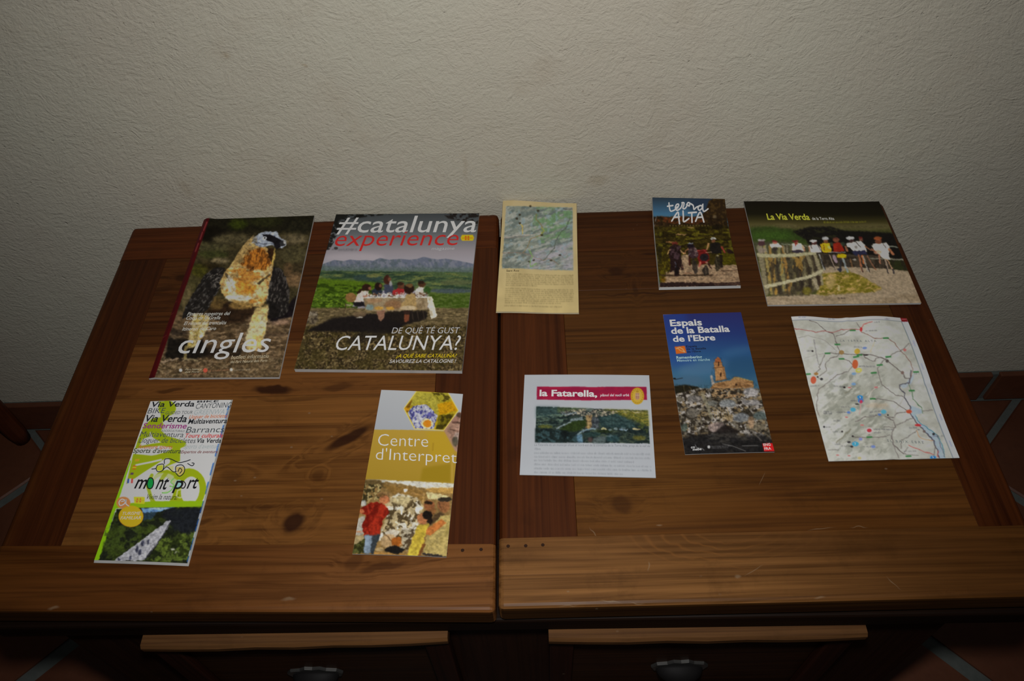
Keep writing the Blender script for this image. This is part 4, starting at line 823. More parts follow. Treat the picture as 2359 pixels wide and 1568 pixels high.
for k, (x, w, c) in enumerate([(290, 60, (112, 104, 80)), (355, 36, (126, 112, 66)), (420, 40, (132, 104, 54)), (475, 34, (48, 42, 34)), (530, 44, (118, 112, 74)), (590, 34, (128, 96, 50)), (640, 50, (64, 58, 42)), (700, 40, (84, 78, 50)), (760, 30, (40, 32, 26)), (810, 44, (100, 92, 66)), (860, 34, (54, 46, 34)), (905, 42, (112, 104, 78)), (960, 26, (52, 44, 36)), (1000, 44, (126, 118, 92))]):
    s.line([(x - 20, 700 if x < 900 else 800), (x + 20 + (x - 290) * .02, 960), (x + 70, 1290 - max(0, x - 800) * .6)], w, c, .9, 10)
s.tex([(300, 820), (1000, 800), (1000, 1240), (420, 1300)], (40, 34, 28), 40, 90, .58, .1, .7, 8); s.tex([(300, 820), (900, 800), (700, 1290), (420, 1300)], (146, 112, 50), 40, 90, .64, .08, .7, 8)
s.poly([(235, 785), (480, 792), (700, 785), (860, 768), (985, 762), (1000, 790), (870, 808), (700, 832), (420, 838), (245, 826)], (148, 143, 112), 1, 6)
s.poly([(325, 1190), (600, 1128), (900, 1062), (1030, 1000), (1085, 965), (1092, 1012), (920, 1100), (620, 1168), (345, 1228)], (156, 149, 120), 1, 6)
s.poly([(945, 1105), (995, 1095), (1035, 1230), (1005, 1250)], (136, 126, 102), 1, 6); s.ell(880, 1260, 60, 50, (100, 92, 30), .8, 16); s.poly([(1000, 1080), (1050, 1060), (1060, 1190), (1040, 1200)], (48, 36, 28), .8, 8); s.ell(620, 1290, 90, 30, (52, 46, 36), .7, 14); s.ell(780, 1340, 160, 24, (140, 124, 102), .8, 12)
for x in (260, 350, 620, 580): s.line([(x, 690), (x + 14, 770)], 22, (116, 112, 92), .7, 6)
s.ell(296, 655, 46, 38, (66, 44, 46), 1, 6); s.ell(295, 616, 52, 15, (134, 128, 124), .9, 5); s.ell(305, 745, 50, 34, (130, 116, 106), .8, 12)
s.poly([(405, 672), (455, 655), (520, 655), (562, 708), (420, 712)], (202, 196, 186), 1, 5); s.ell(470, 650, 32, 22, (146, 92, 76), 1, 5); s.ell(465, 632, 42, 12, (94, 34, 32), .9, 4); s.ell(470, 730, 40, 30, (46, 40, 38), .8, 10)
s.poly([(688, 668), (720, 650), (800, 655), (850, 705), (845, 760), (690, 745)], (202, 192, 172), 1, 5); s.ell(742, 650, 26, 24, (120, 66, 52), 1, 5); s.ell(735, 628, 44, 12, (84, 26, 26), .95, 4); s.line([(742, 655), (735, 690)], 14, (110, 26, 30), .9, 3); s.ell(760, 758, 80, 20, (48, 42, 52), .95, 6); s.line([(820, 690), (850, 745)], 22, (170, 118, 88), .8, 6)
s.poly([(900, 690), (940, 672), (1020, 668), (1062, 720), (1060, 772), (930, 768)], (202, 192, 182), 1, 5); s.ell(972, 652, 40, 26, (70, 42, 38), 1, 5); s.ell(960, 624, 46, 18, (198, 194, 188), .95, 5); s.line([(1020, 672), (1050, 745)], 12, (44, 38, 40), .8, 4); s.line([(930, 690), (945, 720)], 12, (50, 40, 40), .8, 4); s.line([(905, 700), (910, 760)], 18, (176, 122, 92), .8, 5)
s.poly([(1048, 662), (1100, 648), (1172, 650), (1192, 762), (1080, 772)], (186, 146, 26), 1, 5); s.ell(1120, 625, 30, 24, (104, 66, 44), 1, 5); s.ell(1115, 592, 42, 20, (150, 150, 150), .95, 5); s.line([(1092, 670), (1102, 740)], 12, (70, 54, 20), .8, 4); s.ell(1160, 705, 16, 22, (196, 180, 120), .7, 5)
s.poly([(1205, 660), (1260, 640), (1312, 645), (1362, 750), (1215, 766)], (126, 32, 20), 1, 5); s.ell(1250, 612, 40, 30, (112, 64, 46), 1, 6); s.ell(1248, 590, 34, 12, (84, 44, 36), .9, 5); s.ell(1195, 662, 20, 26, (52, 62, 46), .8, 6); s.ell(1335, 662, 28, 24, (48, 56, 44), .8, 6); s.line([(1365, 690), (1390, 750)], 22, (150, 96, 68), .8, 6)
s.ell(1562, 600, 24, 24, (120, 72, 56), .9, 5); s.ell(1560, 578, 24, 12, (90, 28, 26), .9, 4)
s.poly([(1378, 655), (1440, 640), (1560, 618), (1612, 672), (1640, 755), (1480, 768), (1420, 700), (1382, 696)], (198, 192, 180), 1, 5); s.ell(1442, 616, 40, 24, (52, 34, 32), 1, 5); s.ell(1428, 585, 54, 19, (176, 176, 176), .95, 5); s.line([(1500, 635), (1560, 700)], 12, (44, 40, 48), .8, 4); s.poly([(1445, 755), (1612, 735), (1642, 790), (1480, 806)], (36, 36, 58), 1, 5); s.line([(1620, 690), (1690, 745)], 18, (150, 96, 66), .8, 6); s.ell(1500, 700, 22, 22, (60, 56, 60), .6, 6)
s.poly([(1690, 680), (1730, 655), (1880, 642), (1925, 715), (1905, 780), (1925, 862), (1860, 858), (1790, 800), (1720, 735)], (202, 194, 182), 1, 5); s.ell(1778, 628, 40, 30, (104, 60, 42), 1, 5); s.ell(1770, 590, 50, 24, (128, 66, 36), .95, 5); s.line([(1840, 655), (1870, 715)], 12, (48, 44, 54), .7, 4); s.line([(1912, 725), (1960, 788)], 30, (160, 100, 68), .9, 6); s.ell(1770, 765, 50, 30, (190, 140, 110), .7, 10); s.line([(1690, 720), (1740, 760)], 20, (160, 104, 76), .7, 6)
s.line([(1160, 765), (1300, 770), (1370, 765)], 10, (170, 164, 160), .7, 4)
for a, b, w, c in (((1040, 800), (1100, 985), 18, (146, 148, 142)), ((1060, 860), (1110, 985), 12, (30, 28, 30)), ((1170, 800), (1245, 1005), 16, (150, 130, 112)), ((1160, 820), (1235, 990), 10, (30, 28, 30)), ((1225, 820), (1250, 880), 40, (150, 128, 140)), ((1330, 840), (1395, 1015), 26, (128, 138, 140)), ((1310, 870), (1300, 1010), 26, (40, 40, 44)), ((1370, 840), (1410, 960), 10, (40, 38, 40)),
                   ((1530, 800), (1580, 1005), 24, (150, 92, 62)), ((1575, 810), (1600, 900), 26, (176, 96, 50)), ((1590, 820), (1650, 1005), 18, (140, 134, 124)), ((1640, 810), (1745, 985), 18, (116, 80, 60)), ((1655, 960), (1672, 1010), 14, (30, 28, 32)), ((1575, 960), (1582, 1015), 14, (30, 28, 32)),
                   ((1790, 800), (1800, 900), 20, (150, 100, 76)), ((1870, 860), (1905, 1020), 22, (156, 136, 116)), ((1890, 860), (1970, 1010), 14, (176, 136, 104)), ((1880, 940), (1900, 1030), 14, (32, 30, 32)), ((1960, 980), (1975, 1030), 20, (36, 36, 42)), ((1430, 850), (1450, 950), 20, (104, 76, 50))):
    s.line([a, b], w, c, .85, 5)
s.ell(1320, 812, 62, 28, (178, 148, 16), .95, 6); s.ell(1290, 985, 24, 20, (34, 36, 50), .8, 6)
s.ell(1480, 860, 26, 10, (170, 164, 156), .7, 5)
s.organic([(130, 430), (1960, 430), (2330, 1420), (370, 1445)], 8, 24, 0.22)
for y in (1195, 1220, 1245): s.ell(1285, y, 16, 10, (196, 176, 144), .7, 5)
s.greek(1050, 1306, 1600, 1296, 18, (98, 84, 66), .7); s.greek(1272, 1360, 1370, 1358, 20, (40, 32, 28), 1.0); s.greek(1092, 398, 1632, 388, 22, (126, 124, 30), .9)
r = s.root('brochure', 'wide brochure with a row of cyclists behind a wooden fence', 'brochure', GM); s.build(r, rough=0.33)
s.text([('La Via Verda', 378, 364, 922, 360, 76)], (176, 176, 48), 0.02, 0.0, 'title_lettering')
s.text([('de la Terra Alta', 950, 360, 1230, 356, 34)], (160, 160, 148), 0.012, 0.0, 'subtitle_lettering')

# ------------------------------------------------------------------ blue leaflet with the ruined church tower
s = Sheet((1510, 700, 4.355), [(75, 105), (857, 82), (1195, 1484), (298, 1508)], [0.0014] * 4, 0.0011, G['espais'], lift=lambda u, v: 0.0006 * np.sin(3 * u) * v)
s.vgrad([(80, (40, 42, 94)), (300, (36, 52, 104)), (500, (40, 76, 118)), (700, (52, 92, 122)), (850, (58, 88, 104))])
s.poly([(60, 80), (300, 80), (420, 600), (160, 640)], (36, 62, 132), .5, 60); s.ell(480, 640, 260, 70, (78, 108, 136), .5, 50, -8); s.ell(880, 640, 200, 120, (34, 66, 96), .6, 60); s.ell(820, 470, 160, 40, (54, 92, 128), .5, 40, -10); s.ell(330, 770, 160, 50, (66, 92, 116), .6, 40)
s.poly([(180, 822), (300, 808), (430, 832), (470, 880), (420, 930), (200, 915)], (32, 29, 20), 1, 8); s.line([(280, 820), (300, 900)], 8, (84, 74, 48), .7, 4); s.line([(340, 830), (380, 880)], 8, (84, 70, 44), .7, 4)
s.poly([(548, 722), (566, 708), (592, 800), (570, 830)], (150, 142, 134), 1, 4)
s.poly([(545, 850), (596, 790), (750, 765), (796, 728), (850, 735), (935, 762), (976, 772), (988, 835), (900, 860), (560, 880)], (154, 116, 76), 1, 4); s.tex([(545, 850), (596, 790), (976, 772), (988, 835), (560, 880)], (114, 80, 48), 40, 20, .56, .1, .8, 4); s.line([(780, 745), (850, 740), (975, 775)], 8, (130, 128, 80), .7, 4)
s.poly([(590, 592), (598, 556), (624, 530), (650, 548), (662, 592)], (156, 92, 56), 1, 3); s.poly([(587, 590), (664, 588), (680, 636), (594, 645)], (158, 110, 68), 1, 3); s.poly([(594, 645), (690, 634), (712, 750), (604, 776)], (168, 124, 80), 1, 3); s.poly([(664, 588), (680, 636), (690, 634), (712, 750), (690, 755)], (120, 84, 52), .7, 5)
s.line([(586, 642), (692, 632)], 8, (112, 76, 46), .9, 3); s.line([(584, 590), (666, 586)], 6, (120, 80, 48), .9, 3); s.line([(600, 772), (716, 752)], 8, (118, 84, 52), .8, 3); s.ell(632, 602, 8, 24, (48, 30, 20), 1, 3); s.ell(656, 710, 9, 24, (50, 32, 22), 1, 3); s.ell(808, 808, 9, 12, (40, 26, 18), .9, 3)
RB = [(200, 905), (430, 845), (560, 850), (900, 845), (1040, 850), (1120, 1120), (1200, 1500), (290, 1512), (240, 1190)]
s.poly(RB, (104, 97, 84), 1, 4); s.tex(RB, (44, 39, 32), 60, 42, .5, .1, .9, 5); s.tex(RB, (168, 162, 156), 48, 34, .56, .08, .9, 4); s.tex(RB, (36, 30, 24), 20, 15, .6, .07, .9, 3); s.tex(RB, (150, 128, 92), 40, 26, .64, .07, .7, 4); s.tex([(560, 850), (880, 850), (860, 940), (560, 950)], (42, 34, 26), 26, 20, .5, .08, .9, 4); s.tex([(560, 850), (880, 850), (860, 940), (560, 950)], (170, 138, 98), 24, 16, .56, .08, .8, 4)
for x, y, rx, ry, c in ((955, 885, 72, 45, (176, 172, 172)), (960, 990, 90, 28, (158, 154, 154)), (720, 998, 84, 36, (138, 142, 144)), (860, 1140, 84, 46, (124, 128, 132)), (620, 1240, 92, 52, (156, 138, 132)), (390, 950, 70, 30, (138, 132, 128)), (370, 1090, 60, 50, (112, 106, 96)), (1050, 1120, 70, 44, (88, 100, 98)), (1010, 1230, 100, 40, (122, 112, 92)), (560, 1000, 60, 26, (120, 120, 112)), (960, 1190, 30, 60, (168, 138, 108)), (290, 1240, 30, 40, (96, 108, 98))):
    s.ell(x, y, rx, ry, c, .85, 8); s.tex([(x - rx, y - ry), (x + rx, y - ry), (x + rx, y + ry), (x - rx, y + ry)], tuple(int(v * .6) for v in c), 30, 20, .58, .1, .7, 8)
s.line([(470, 900), (520, 1020), (560, 1140)], 34, (126, 120, 98), .7, 10); s.line([(700, 940), (860, 905)], 10, (160, 122, 84), .8, 4)
for k in range(7): s.line([(585 + k * 22, 1040 + (k % 3) * 14), (600 + k * 24, 1150)], 8, (158, 136, 92), .7, 4)
s.poly([(695, 1200), (830, 1270), (800, 1340), (560, 1310)], (26, 22, 21), .9, 14); s.poly([(268, 1330), (560, 1300), (860, 1320), (1060, 1300), (1170, 1350), (1205, 1500), (290, 1515)], (25, 24, 25), .92, 28); s.tex([(560, 1300), (1100, 1290), (1130, 1380), (500, 1400)], (76, 72, 66), 60, 30, .55, .12, .5, 14); s.line([(980, 1290), (1060, 1370)], 14, (120, 114, 104), .5, 8)
s.organic([(178, 800), (545, 815), (560, 700), (590, 525), (660, 525), (712, 740), (800, 722), (985, 765), (1040, 850), (1210, 1500), (280, 1515)], 3.5, 16, 0.30)
s.line([(670, 1405), (770, 1425), (905, 1478)], 4, (150, 148, 144), .8); s.line([(868, 1424), (1028, 1421)], 5, (130, 128, 126), .8); s.line([(398, 1412), (410, 1440), (470, 1452), (488, 1468)], 5, (160, 160, 160), .8)
s.poly([(193, 428), (294, 419), (312, 490), (208, 500)], (196, 92, 28)); s.line([(206, 448), (240, 434), (275, 452), (292, 482)], 7, (222, 170, 130), .9, 3); s.line([(222, 442), (252, 468), (296, 480)], 6, (222, 170, 130), .9, 3)
s.poly([(1073, 1400), (1174, 1394), (1195, 1475), (1090, 1480)], (192, 30, 32)); s.ell(535, 1435, 14, 16, (170, 170, 170)); s.greek(556, 1438, 760, 1428, 12, (142, 142, 142), .8); s.greek(560, 1452, 730, 1444, 10, (132, 132, 132), .8)
s.ell(190, 747, 15, 8, (24, 20, 18), 1, 2); s.line([(200, 756), (272, 741)], 6, (26, 24, 22), .9, 2); s.line([(75, 105), (160, 100)], 5, (120, 110, 130), .8)
r = s.root('leaflet', 'narrow blue leaflet with a ruined church tower above rubble', 'leaflet', GL); s.build(r, rough=0.36, block='folded_sheets')
s.text([('Espais', 150, 222, 470, 213, 64), ('de la Batalla', 160, 299, 748, 277, 62), ("de l'Ebre", 178, 379, 603, 363, 62)], (202, 204, 212), 0.028, 0, 'title_lettering')
s.text([('Espais', 308, 435, 416, 431, 19), ('de la Batalla', 312, 461, 508, 453, 19), ("de l'Ebre", 317, 488, 456, 482, 19)], (22, 24, 42), 0.015, 0, 'logo_lettering')
s.text([('Remembering', 212, 550, 468, 543, 27)], (156, 188, 216), 0.018, 0, 'subtitle_lettering'); s.text([('Mémoire en marche', 218, 579, 547, 569, 25)], (150, 184, 212), 0.004, 0, 'subtitle_lettering')
s.text([('ENG', 1085, 1427, 1156, 1421, 27), ('FRA', 1095, 1467, 1162, 1461, 27)], (226, 190, 184), 0.02, 0, 'language_lettering'); s.text([('co', 356, 1449, 396, 1446, 17), ('mebe', 374, 1472, 462, 1466, 25)], (186, 186, 186), 0.015, 0.1, 'logo_lettering')

# ------------------------------------------------------------------ unfolded road map
s = Sheet((1810, 710, 4.239), [(50, 92), (1183, 90), (1695, 1462), (418, 1496)], [0.0026, 0.0022, 0.0012, 0.0018], 0.0009, G['map'],
          lift=lambda u, v: 0.0022 * (1 - v) ** 2 * np.sin(2 * math.pi * u * 1.6 + .6) + 0.0012 * np.sin(math.pi * v * 2) * (0.5 + u) + 0.0010 * np.exp(-((u - 0.48) / 0.03) ** 2) - 0.0008 * np.exp(-((v - 0.5) / 0.02) ** 2) + 0.0009)
s.fill((156, 157, 150)); s.tex(ALL, (143, 143, 134), 200, 150, .5, .25, .8); s.tex(ALL, (168, 170, 166), 120, 80, .55, .2, .6)
for x, y, rx, ry, rt in ((760, 760, 260, 90, -25), (700, 900, 260, 90, -20), (820, 1060, 240, 80, -10), (760, 1180, 220, 110, -20), (900, 1340, 260, 90, 0), (560, 960, 180, 100, -30)): s.ell(x, y, rx, ry, (130, 131, 120), .55, 45, rt)
s.tex([(420, 640), (960, 620), (1040, 1480), (430, 1490), (330, 1000)], (112, 114, 104), 70, 26, .58, .12, .6, 40, -35); s.tex([(420, 640), (960, 620), (1040, 1480), (430, 1490), (330, 1000)], (166, 166, 158), 60, 24, .6, .1, .6, 40, -35); s.ell(900, 950, 120, 24, (160, 140, 116), .5, 20)
s.poly([(40, 80), (1190, 80), (1198, 128), (56, 130)], (160, 162, 170), 1, 2); s.poly([(1132, 126), (1198, 126), (1720, 1480), (1636, 1480)], (154, 156, 170), 1, 2)
s.poly([(1235, 950), (1325, 985), (1340, 1022), (1268, 1040), (1292, 1092), (1372, 1142), (1482, 1232), (1535, 1335), (1560, 1470), (1498, 1470), (1478, 1350), (1400, 1240), (1240, 1045), (1215, 1005)], (138, 152, 166), 1, 4); s.poly([(1216, 690), (1250, 640), (1252, 700), (1222, 745), (1190, 735)], (138, 152, 166), .8, 4); s.poly([(1120, 748), (1215, 738), (1190, 770), (1150, 790)], (142, 154, 166), .8, 4)
D, Rr = (88, 80, 78), (134, 70, 68)
for pts, c, w in (([(230, 130), (300, 150), (370, 200), (420, 235), (470, 250), (485, 300), (510, 380), (540, 430)], D, 5), ([(80, 210), (200, 235), (290, 246), (380, 222), (470, 242), (550, 205), (640, 212), (740, 215)], Rr, 5), ([(495, 280), (600, 236), (640, 222)], D, 5),
    ([(690, 140), (740, 215)], D, 4), ([(740, 215), (760, 165), (845, 145)], (176, 66, 62), 5), ([(740, 240), (820, 280), (870, 312), (990, 310), (1060, 350), (1075, 390), (1120, 430), (1160, 470), (1215, 540), (1240, 600), (1222, 690), (1210, 750)], (112, 82, 74), 5),
    ([(1120, 430), (1160, 400), (1205, 350)], D, 5), ([(1120, 430), (1040, 460), (1010, 490), (970, 512)], D, 5), ([(540, 430), (520, 450), (440, 450), (380, 460), (350, 540), (320, 580), (332, 610), (290, 650)], D, 5), ([(540, 440), (500, 480), (430, 500), (390, 560), (402, 620), (330, 672)], D, 5),
    ([(550, 450), (680, 455), (770, 460), (870, 475), (970, 512), (1060, 580), (1140, 640), (1165, 690), (1220, 690)], D, 6), ([(770, 480), (820, 515), (870, 530), (880, 505), (930, 490), (970, 512)], D, 5), ([(550, 500), (620, 520), (662, 560), (620, 620), (500, 660), (430, 720), (380, 760), (320, 800), (310, 880), (300, 1000), (332, 1060)], D, 5),
    ([(970, 512), (900, 590), (920, 690), (950, 750), (1010, 800), (1080, 850), (1150, 862)], D, 5), ([(1220, 620), (1215, 735), (1120, 748), (1124, 790), (1166, 830), (1160, 870), (1230, 970), (1212, 1010), (1280, 1112), (1350, 1182), (1450, 1292), (1470, 1360), (1485, 1380), (1500, 1465)], (70, 68, 76), 8),
    ([(1270, 1042), (1300, 1100), (1380, 1160), (1490, 1242), (1535, 1350), (1552, 1460)], (66, 112, 122), 6), ([(830, 886), (960, 890), (1060, 915), (1130, 960), (1200, 1002)], D, 5), ([(1210, 750), (1240, 830), (1250, 890), (1330, 970), (1342, 1022)], (66, 96, 66), 5), ([(1342, 1000), (1440, 990)], D, 4),
    ([(820, 870), (880, 780), (925, 762)], (176, 166, 158), 6), ([(1200, 1012), (1090, 1020), (1070, 1060), (1010, 1065)], D, 5), ([(1250, 1070), (1150, 1110), (1090, 1140)], D, 5), ([(980, 1060), (1060, 1092), (1080, 1150), (1050, 1210), (1052, 1330), (1100, 1370), (1152, 1420)], D, 6), ([(660, 1255), (800, 1265), (960, 1255), (1030, 1240)], D, 5), ([(1310, 1182), (1140, 1290), (1130, 1370)], D, 5),
    ([(1290, 1200), (1300, 1240), (1360, 1280), (1442, 1290)], (182, 118, 78), 5), ([(1210, 1340), (1330, 1390), (1452, 1430)], (160, 72, 68), 5), ([(690, 1110), (780, 1062), (900, 1050)], D, 5), ([(500, 1312), (560, 1262), (640, 1182)], (108, 106, 92), 9), ([(590, 832), (660, 790)], (112, 110, 96), 9), ([(110, 300), (220, 280), (390, 330), (500, 420)], (128, 124, 120), 4), ([(275, 320), (300, 480), (320, 560)], (120, 118, 118), 7), ([(170, 500), (280, 470), (500, 430)], (134, 130, 126), 4),
    ([(1160, 870), (1080, 1000), (1050, 1160)], (136, 130, 124), 4), ([(1480, 1230), (1500, 1290), (1550, 1450)], (90, 80, 80), 4), ([(1040, 1250), (1060, 1340), (1110, 1470)], (104, 98, 96), 6), ([(1200, 1360), (1150, 1420), (1300, 1440)], D, 4), ([(1462, 1350), (1450, 1440)], D, 5), ([(1490, 1400), (1488, 1460)], (170, 60, 58), 6), ([(740, 930), (730, 1030)], (170, 130, 128), 5), ([(870, 320), (850, 400), (830, 440)], (176, 150, 120), 5), ([(960, 1160), (1080, 1165)], D, 4), ([(420, 1392), (520, 1380)], (110, 108, 104), 5), ([(1300, 300), (1160, 420)], (150, 130, 126), 3)):
    s.line(pts, w * 1.25, c, .95, 2)
s.organic([(60, 132), (1130, 132), (1640, 1480), (400, 1500)], 7, 34, 0.06)
s.line([(58, 128), (600, 124), (1132, 128)], 4, (64, 72, 74), .9); s.line([(1132, 128), (1215, 345), (1635, 1470)], 5, (60, 76, 72), .9); s.poly([(1120, 84), (1182, 84), (1197, 127), (1135, 130)], (98, 16, 20)); s.line([(1140, 105), (1175, 103)], 12, (150, 90, 90), .7, 3)
for x, y in ((660, 221), (975, 309), (510, 358), (410, 451), (550, 500), (692, 482), (725, 466), (1000, 490), (920, 566), (864, 638), (1272, 630), (1235, 808), (858, 888), (825, 1258), (1205, 1446), (215, 652)): s.line([(x - 22, y + 1), (x + 22, y - 1)], 15, (34, 96, 44), .85, 3)
for x, y, rx, ry, c in ((740, 215, 13, 22, (186, 40, 42)), (684, 552, 28, 44, (204, 70, 36)), (270, 708, 28, 34, (206, 66, 42)), (296, 650, 22, 14, (130, 92, 46)), (702, 430, 27, 26, (214, 130, 40)), (550, 436, 26, 22, (126, 98, 58)), (718, 612, 30, 22, (212, 156, 60)), (718, 612, 16, 10, (170, 160, 130)), (735, 868, 30, 18, (36, 110, 184)), (740, 900, 28, 26, (52, 96, 160)), (745, 912, 16, 16, (170, 44, 66)), (665, 990, 27, 20, (58, 136, 196)), (966, 1010, 27, 20, (66, 140, 196)), (686, 1326, 34, 23, (48, 132, 200)), (1442, 1460, 30, 18, (36, 104, 182)), (672, 643, 22, 13, (96, 128, 180)), (672, 740, 22, 13, (96, 128, 180)), (825, 1192, 40, 30, (206, 160, 160)), (825, 1192, 24, 18, (196, 36, 46)), (1212, 1008, 28, 18, (192, 62, 38)), (1300, 1139, 32, 12, (194, 40, 44)), (1160, 420, 16, 14, (176, 90, 86)), (990, 530, 16, 16, (70, 64, 60)), (1140, 640, 16, 16, (104, 84, 78)), (1360, 1200, 14, 14, (92, 80, 76)), (1450, 1226, 13, 12, (32, 28, 28)), (580, 775, 12, 10, (30, 26, 28)), (555, 1205, 10, 9, (30, 26, 28)), (376, 1160, 10, 10, (30, 28, 36)), (660, 1250, 10, 9, (30, 26, 28)), (260, 432, 10, 9, (30, 26, 28)), (350, 700, 16, 11, (34, 32, 34)), (1008, 1042, 9, 8, (30, 26, 28)), (312, 680, 10, 8, (40, 34, 34)), (725, 1465, 18, 14, (170, 146, 98)), (738, 1278, 18, 14, (104, 112, 170)), (622, 1308, 18, 10, (36, 34, 38)), (650, 1352, 16, 10, (36, 32, 34)), (862, 1352, 22, 14, (92, 110, 172)), (622, 1018, 18, 12, (70, 100, 160)), (925, 1040, 18, 12, (70, 100, 160)), (775, 398, 22, 12, (90, 110, 160)), (890, 775, 18, 9, (196, 90, 92)), (630, 776, 18, 6, (196, 84, 84)), (600, 1064, 16, 6, (196, 84, 84)), (755, 1140, 18, 6, (196, 84, 84)), (508, 1436, 16, 6, (196, 84, 84)), (622, 1442, 16, 6, (196, 84, 84)), (705, 936, 20, 7, (40, 38, 40)), (785, 466, 26, 8, (40, 34, 34))):
    s.ell(x, y, rx, ry, c, .9, 3)
for a in ((780, 238, 890, 238), (120, 106, 200, 105), (420, 106, 490, 105), (960, 120, 1020, 118), (720, 580, 880, 584), (470, 768, 570, 776), (370, 1018, 455, 1020), (370, 1034, 455, 1036), (500, 1022, 600, 1022), (820, 1052, 910, 1048), (470, 1106, 540, 1104), (390, 1168, 445, 1166), (460, 1212, 545, 1214), (870, 1190, 1060, 1188), (870, 1220, 935, 1220), (760, 1356, 840, 1358), (1215, 1172, 1290, 1170), (1160, 1405, 1280, 1400), (670, 392, 750, 396), (240, 770, 330, 765), (480, 1336, 540, 1334), (540, 1352, 640, 1352), (640, 908, 700, 910), (545, 970, 630, 968), (830, 1022, 940, 1012), (200, 436, 245, 434), (1440, 1252, 1545, 1250), (1250, 654, 1310, 650), (860, 158, 915, 156), (320, 700, 330, 700)): s.greek(*a, 15, (62, 62, 70), .8)
for x, y in ((1252, 350), (1332, 575), (1425, 810), (1520, 1060), (1612, 1320)): s.line([(x - 10, y - 26), (x + 10, y + 26)], 9, (120, 128, 150), .8, 3)
r = s.root('road_map', 'creased road map sheet with a pale margin along its right side', 'map', GS); s.build(r, name='map_sheet', rough=0.6, block='folded_layer')
s.text([('L A   T E R R A   A L T A', 540, 328, 885, 346, 19)], (92, 98, 100), 0.004, 0.05, 'region_lettering'); s.text([('E L   B A I X   E B R E', 1002, 1306, 1356, 1322, 24)], (92, 98, 98), 0.004, 0.05, 'region_lettering'); s.text([('7', 678, 1336, 696, 1336, 22), ('1', 1440, 1466, 1448, 1466, 18), ('1', 734, 880, 742, 880, 18)], (206, 216, 226), 0.01, 0, 'number_lettering')

# ------------------------------------------------------------------ white sheet with the view of the village
s = Sheet((1180, 850, 5.809), [(166, 76), (1832, 82), (1922, 1453), (100, 1412)], [0.0018, 0.0018, 0.0015, 0.0015], 0.0014, G['fata'], lift=lambda u, v: 0.0009 * np.sin(math.pi * u) * (1 - .6 * v))
s.fill((161, 165, 170)); s.tex(ALL, (157, 160, 166), 400, 300, .5, .3, .6)
s.poly([(328, 235), (1000, 246), (1795, 237), (1805, 412), (1000, 424), (325, 409)], (146, 28, 58)); s.tex([(328, 235), (1795, 238), (1805, 412), (325, 410)], (126, 24, 56), 120, 60, .5, .2, .7)
PH = [(320, 502), (600, 510), (900, 526), (1200, 536), (1812, 552), (1842, 998), (304, 982)]
s.poly(PH, (44, 56, 50), 1, 2); s.tex(PH, (26, 37, 38), 90, 36, .5, .14, .9, 3); s.tex(PH, (78, 90, 72), 70, 22, .6, .1, .8, 3); s.poly([(320, 502), (620, 512), (600, 640), (315, 660)], (52, 74, 76), .7, 40); s.tex([(320, 600), (760, 600), (620, 760), (315, 770)], (92, 112, 98), 90, 12, .56, .1, .8, 10)
s.poly([(600, 514), (1000, 528), (980, 570), (600, 580)], (78, 94, 60), .7, 16); s.poly([(1180, 540), (1812, 555), (1835, 770), (1700, 716), (1480, 626)], (116, 110, 42), .85, 26); s.tex([(1180, 545), (1812, 555), (1835, 900), (1600, 700)], (74, 84, 40), 60, 22, .54, .12, .8, 16); s.tex([(1380, 560), (1812, 560), (1835, 760)], (150, 138, 60), 60, 10, .58, .1, .8, 10)
s.poly([(1150, 640), (1400, 600), (1640, 720), (1640, 800), (1180, 780)], (38, 58, 60), .85, 20); s.tex([(1150, 640), (1400, 600), (1640, 720), (1640, 800), (1180, 780)], (64, 86, 84), 70, 14, .56, .1, .7, 10, 12)
s.tex([(640, 570), (900, 532), (1280, 548), (1440, 575), (1300, 615), (1100, 650), (860, 620), (700, 625)], (176, 164, 142), 22, 14, .5, .08, .9, 6); s.tex([(640, 570), (900, 532), (1280, 548), (1440, 575), (1300, 615), (1100, 650), (700, 625)], (62, 62, 60), 18, 14, .58, .07, .8, 6); s.ell(1020, 546, 50, 24, (108, 120, 112), .8, 10); s.tex([(640, 580), (860, 570), (860, 620), (650, 620)], (128, 142, 150), 24, 10, .52, .08, .8, 8); s.tex([(1480, 560), (1812, 565), (1812, 595), (1480, 590)], (170, 160, 126), 24, 9, .55, .08, .8, 4)
s.poly([(978, 622), (1064, 622), (1062, 790), (978, 800)], (156, 130, 88), .95, 6); s.tex([(978, 622), (1064, 622), (1062, 800), (978, 800)], (96, 76, 60), 22, 22, .54, .08, .9, 4); s.poly([(1062, 640), (1150, 660), (1150, 790), (1062, 800)], (92, 98, 104), .8, 14); s.tex([(1050, 640), (1150, 660), (1150, 800), (1040, 800)], (44, 48, 54), 22, 22, .54, .08, .8, 8); s.ell(1012, 778, 24, 22, (178, 150, 96), .8, 8)
s.poly([(770, 712), (985, 678), (998, 765), (880, 830), (700, 850), (610, 822)], (42, 56, 24), .95, 12); s.poly([(780, 672), (935, 640), (945, 688), (775, 700)], (116, 130, 132), .9, 10); s.line([(590, 800), (650, 765), (780, 708)], 18, (136, 150, 154), .85, 6)
s.poly([(305, 790), (620, 810), (850, 850), (900, 985), (305, 980)], (26, 36, 36), .9, 20); s.tex([(310, 800), (620, 810), (850, 850), (900, 985), (305, 980)], (56, 80, 84), 60, 40, .56, .12, .8, 12); s.ell(440, 770, 100, 20, (100, 104, 44), .8, 14); s.ell(690, 870, 60, 50, (17, 23, 23), .9, 16); s.ell(1230, 835, 110, 22, (30, 40, 20), .8, 12)
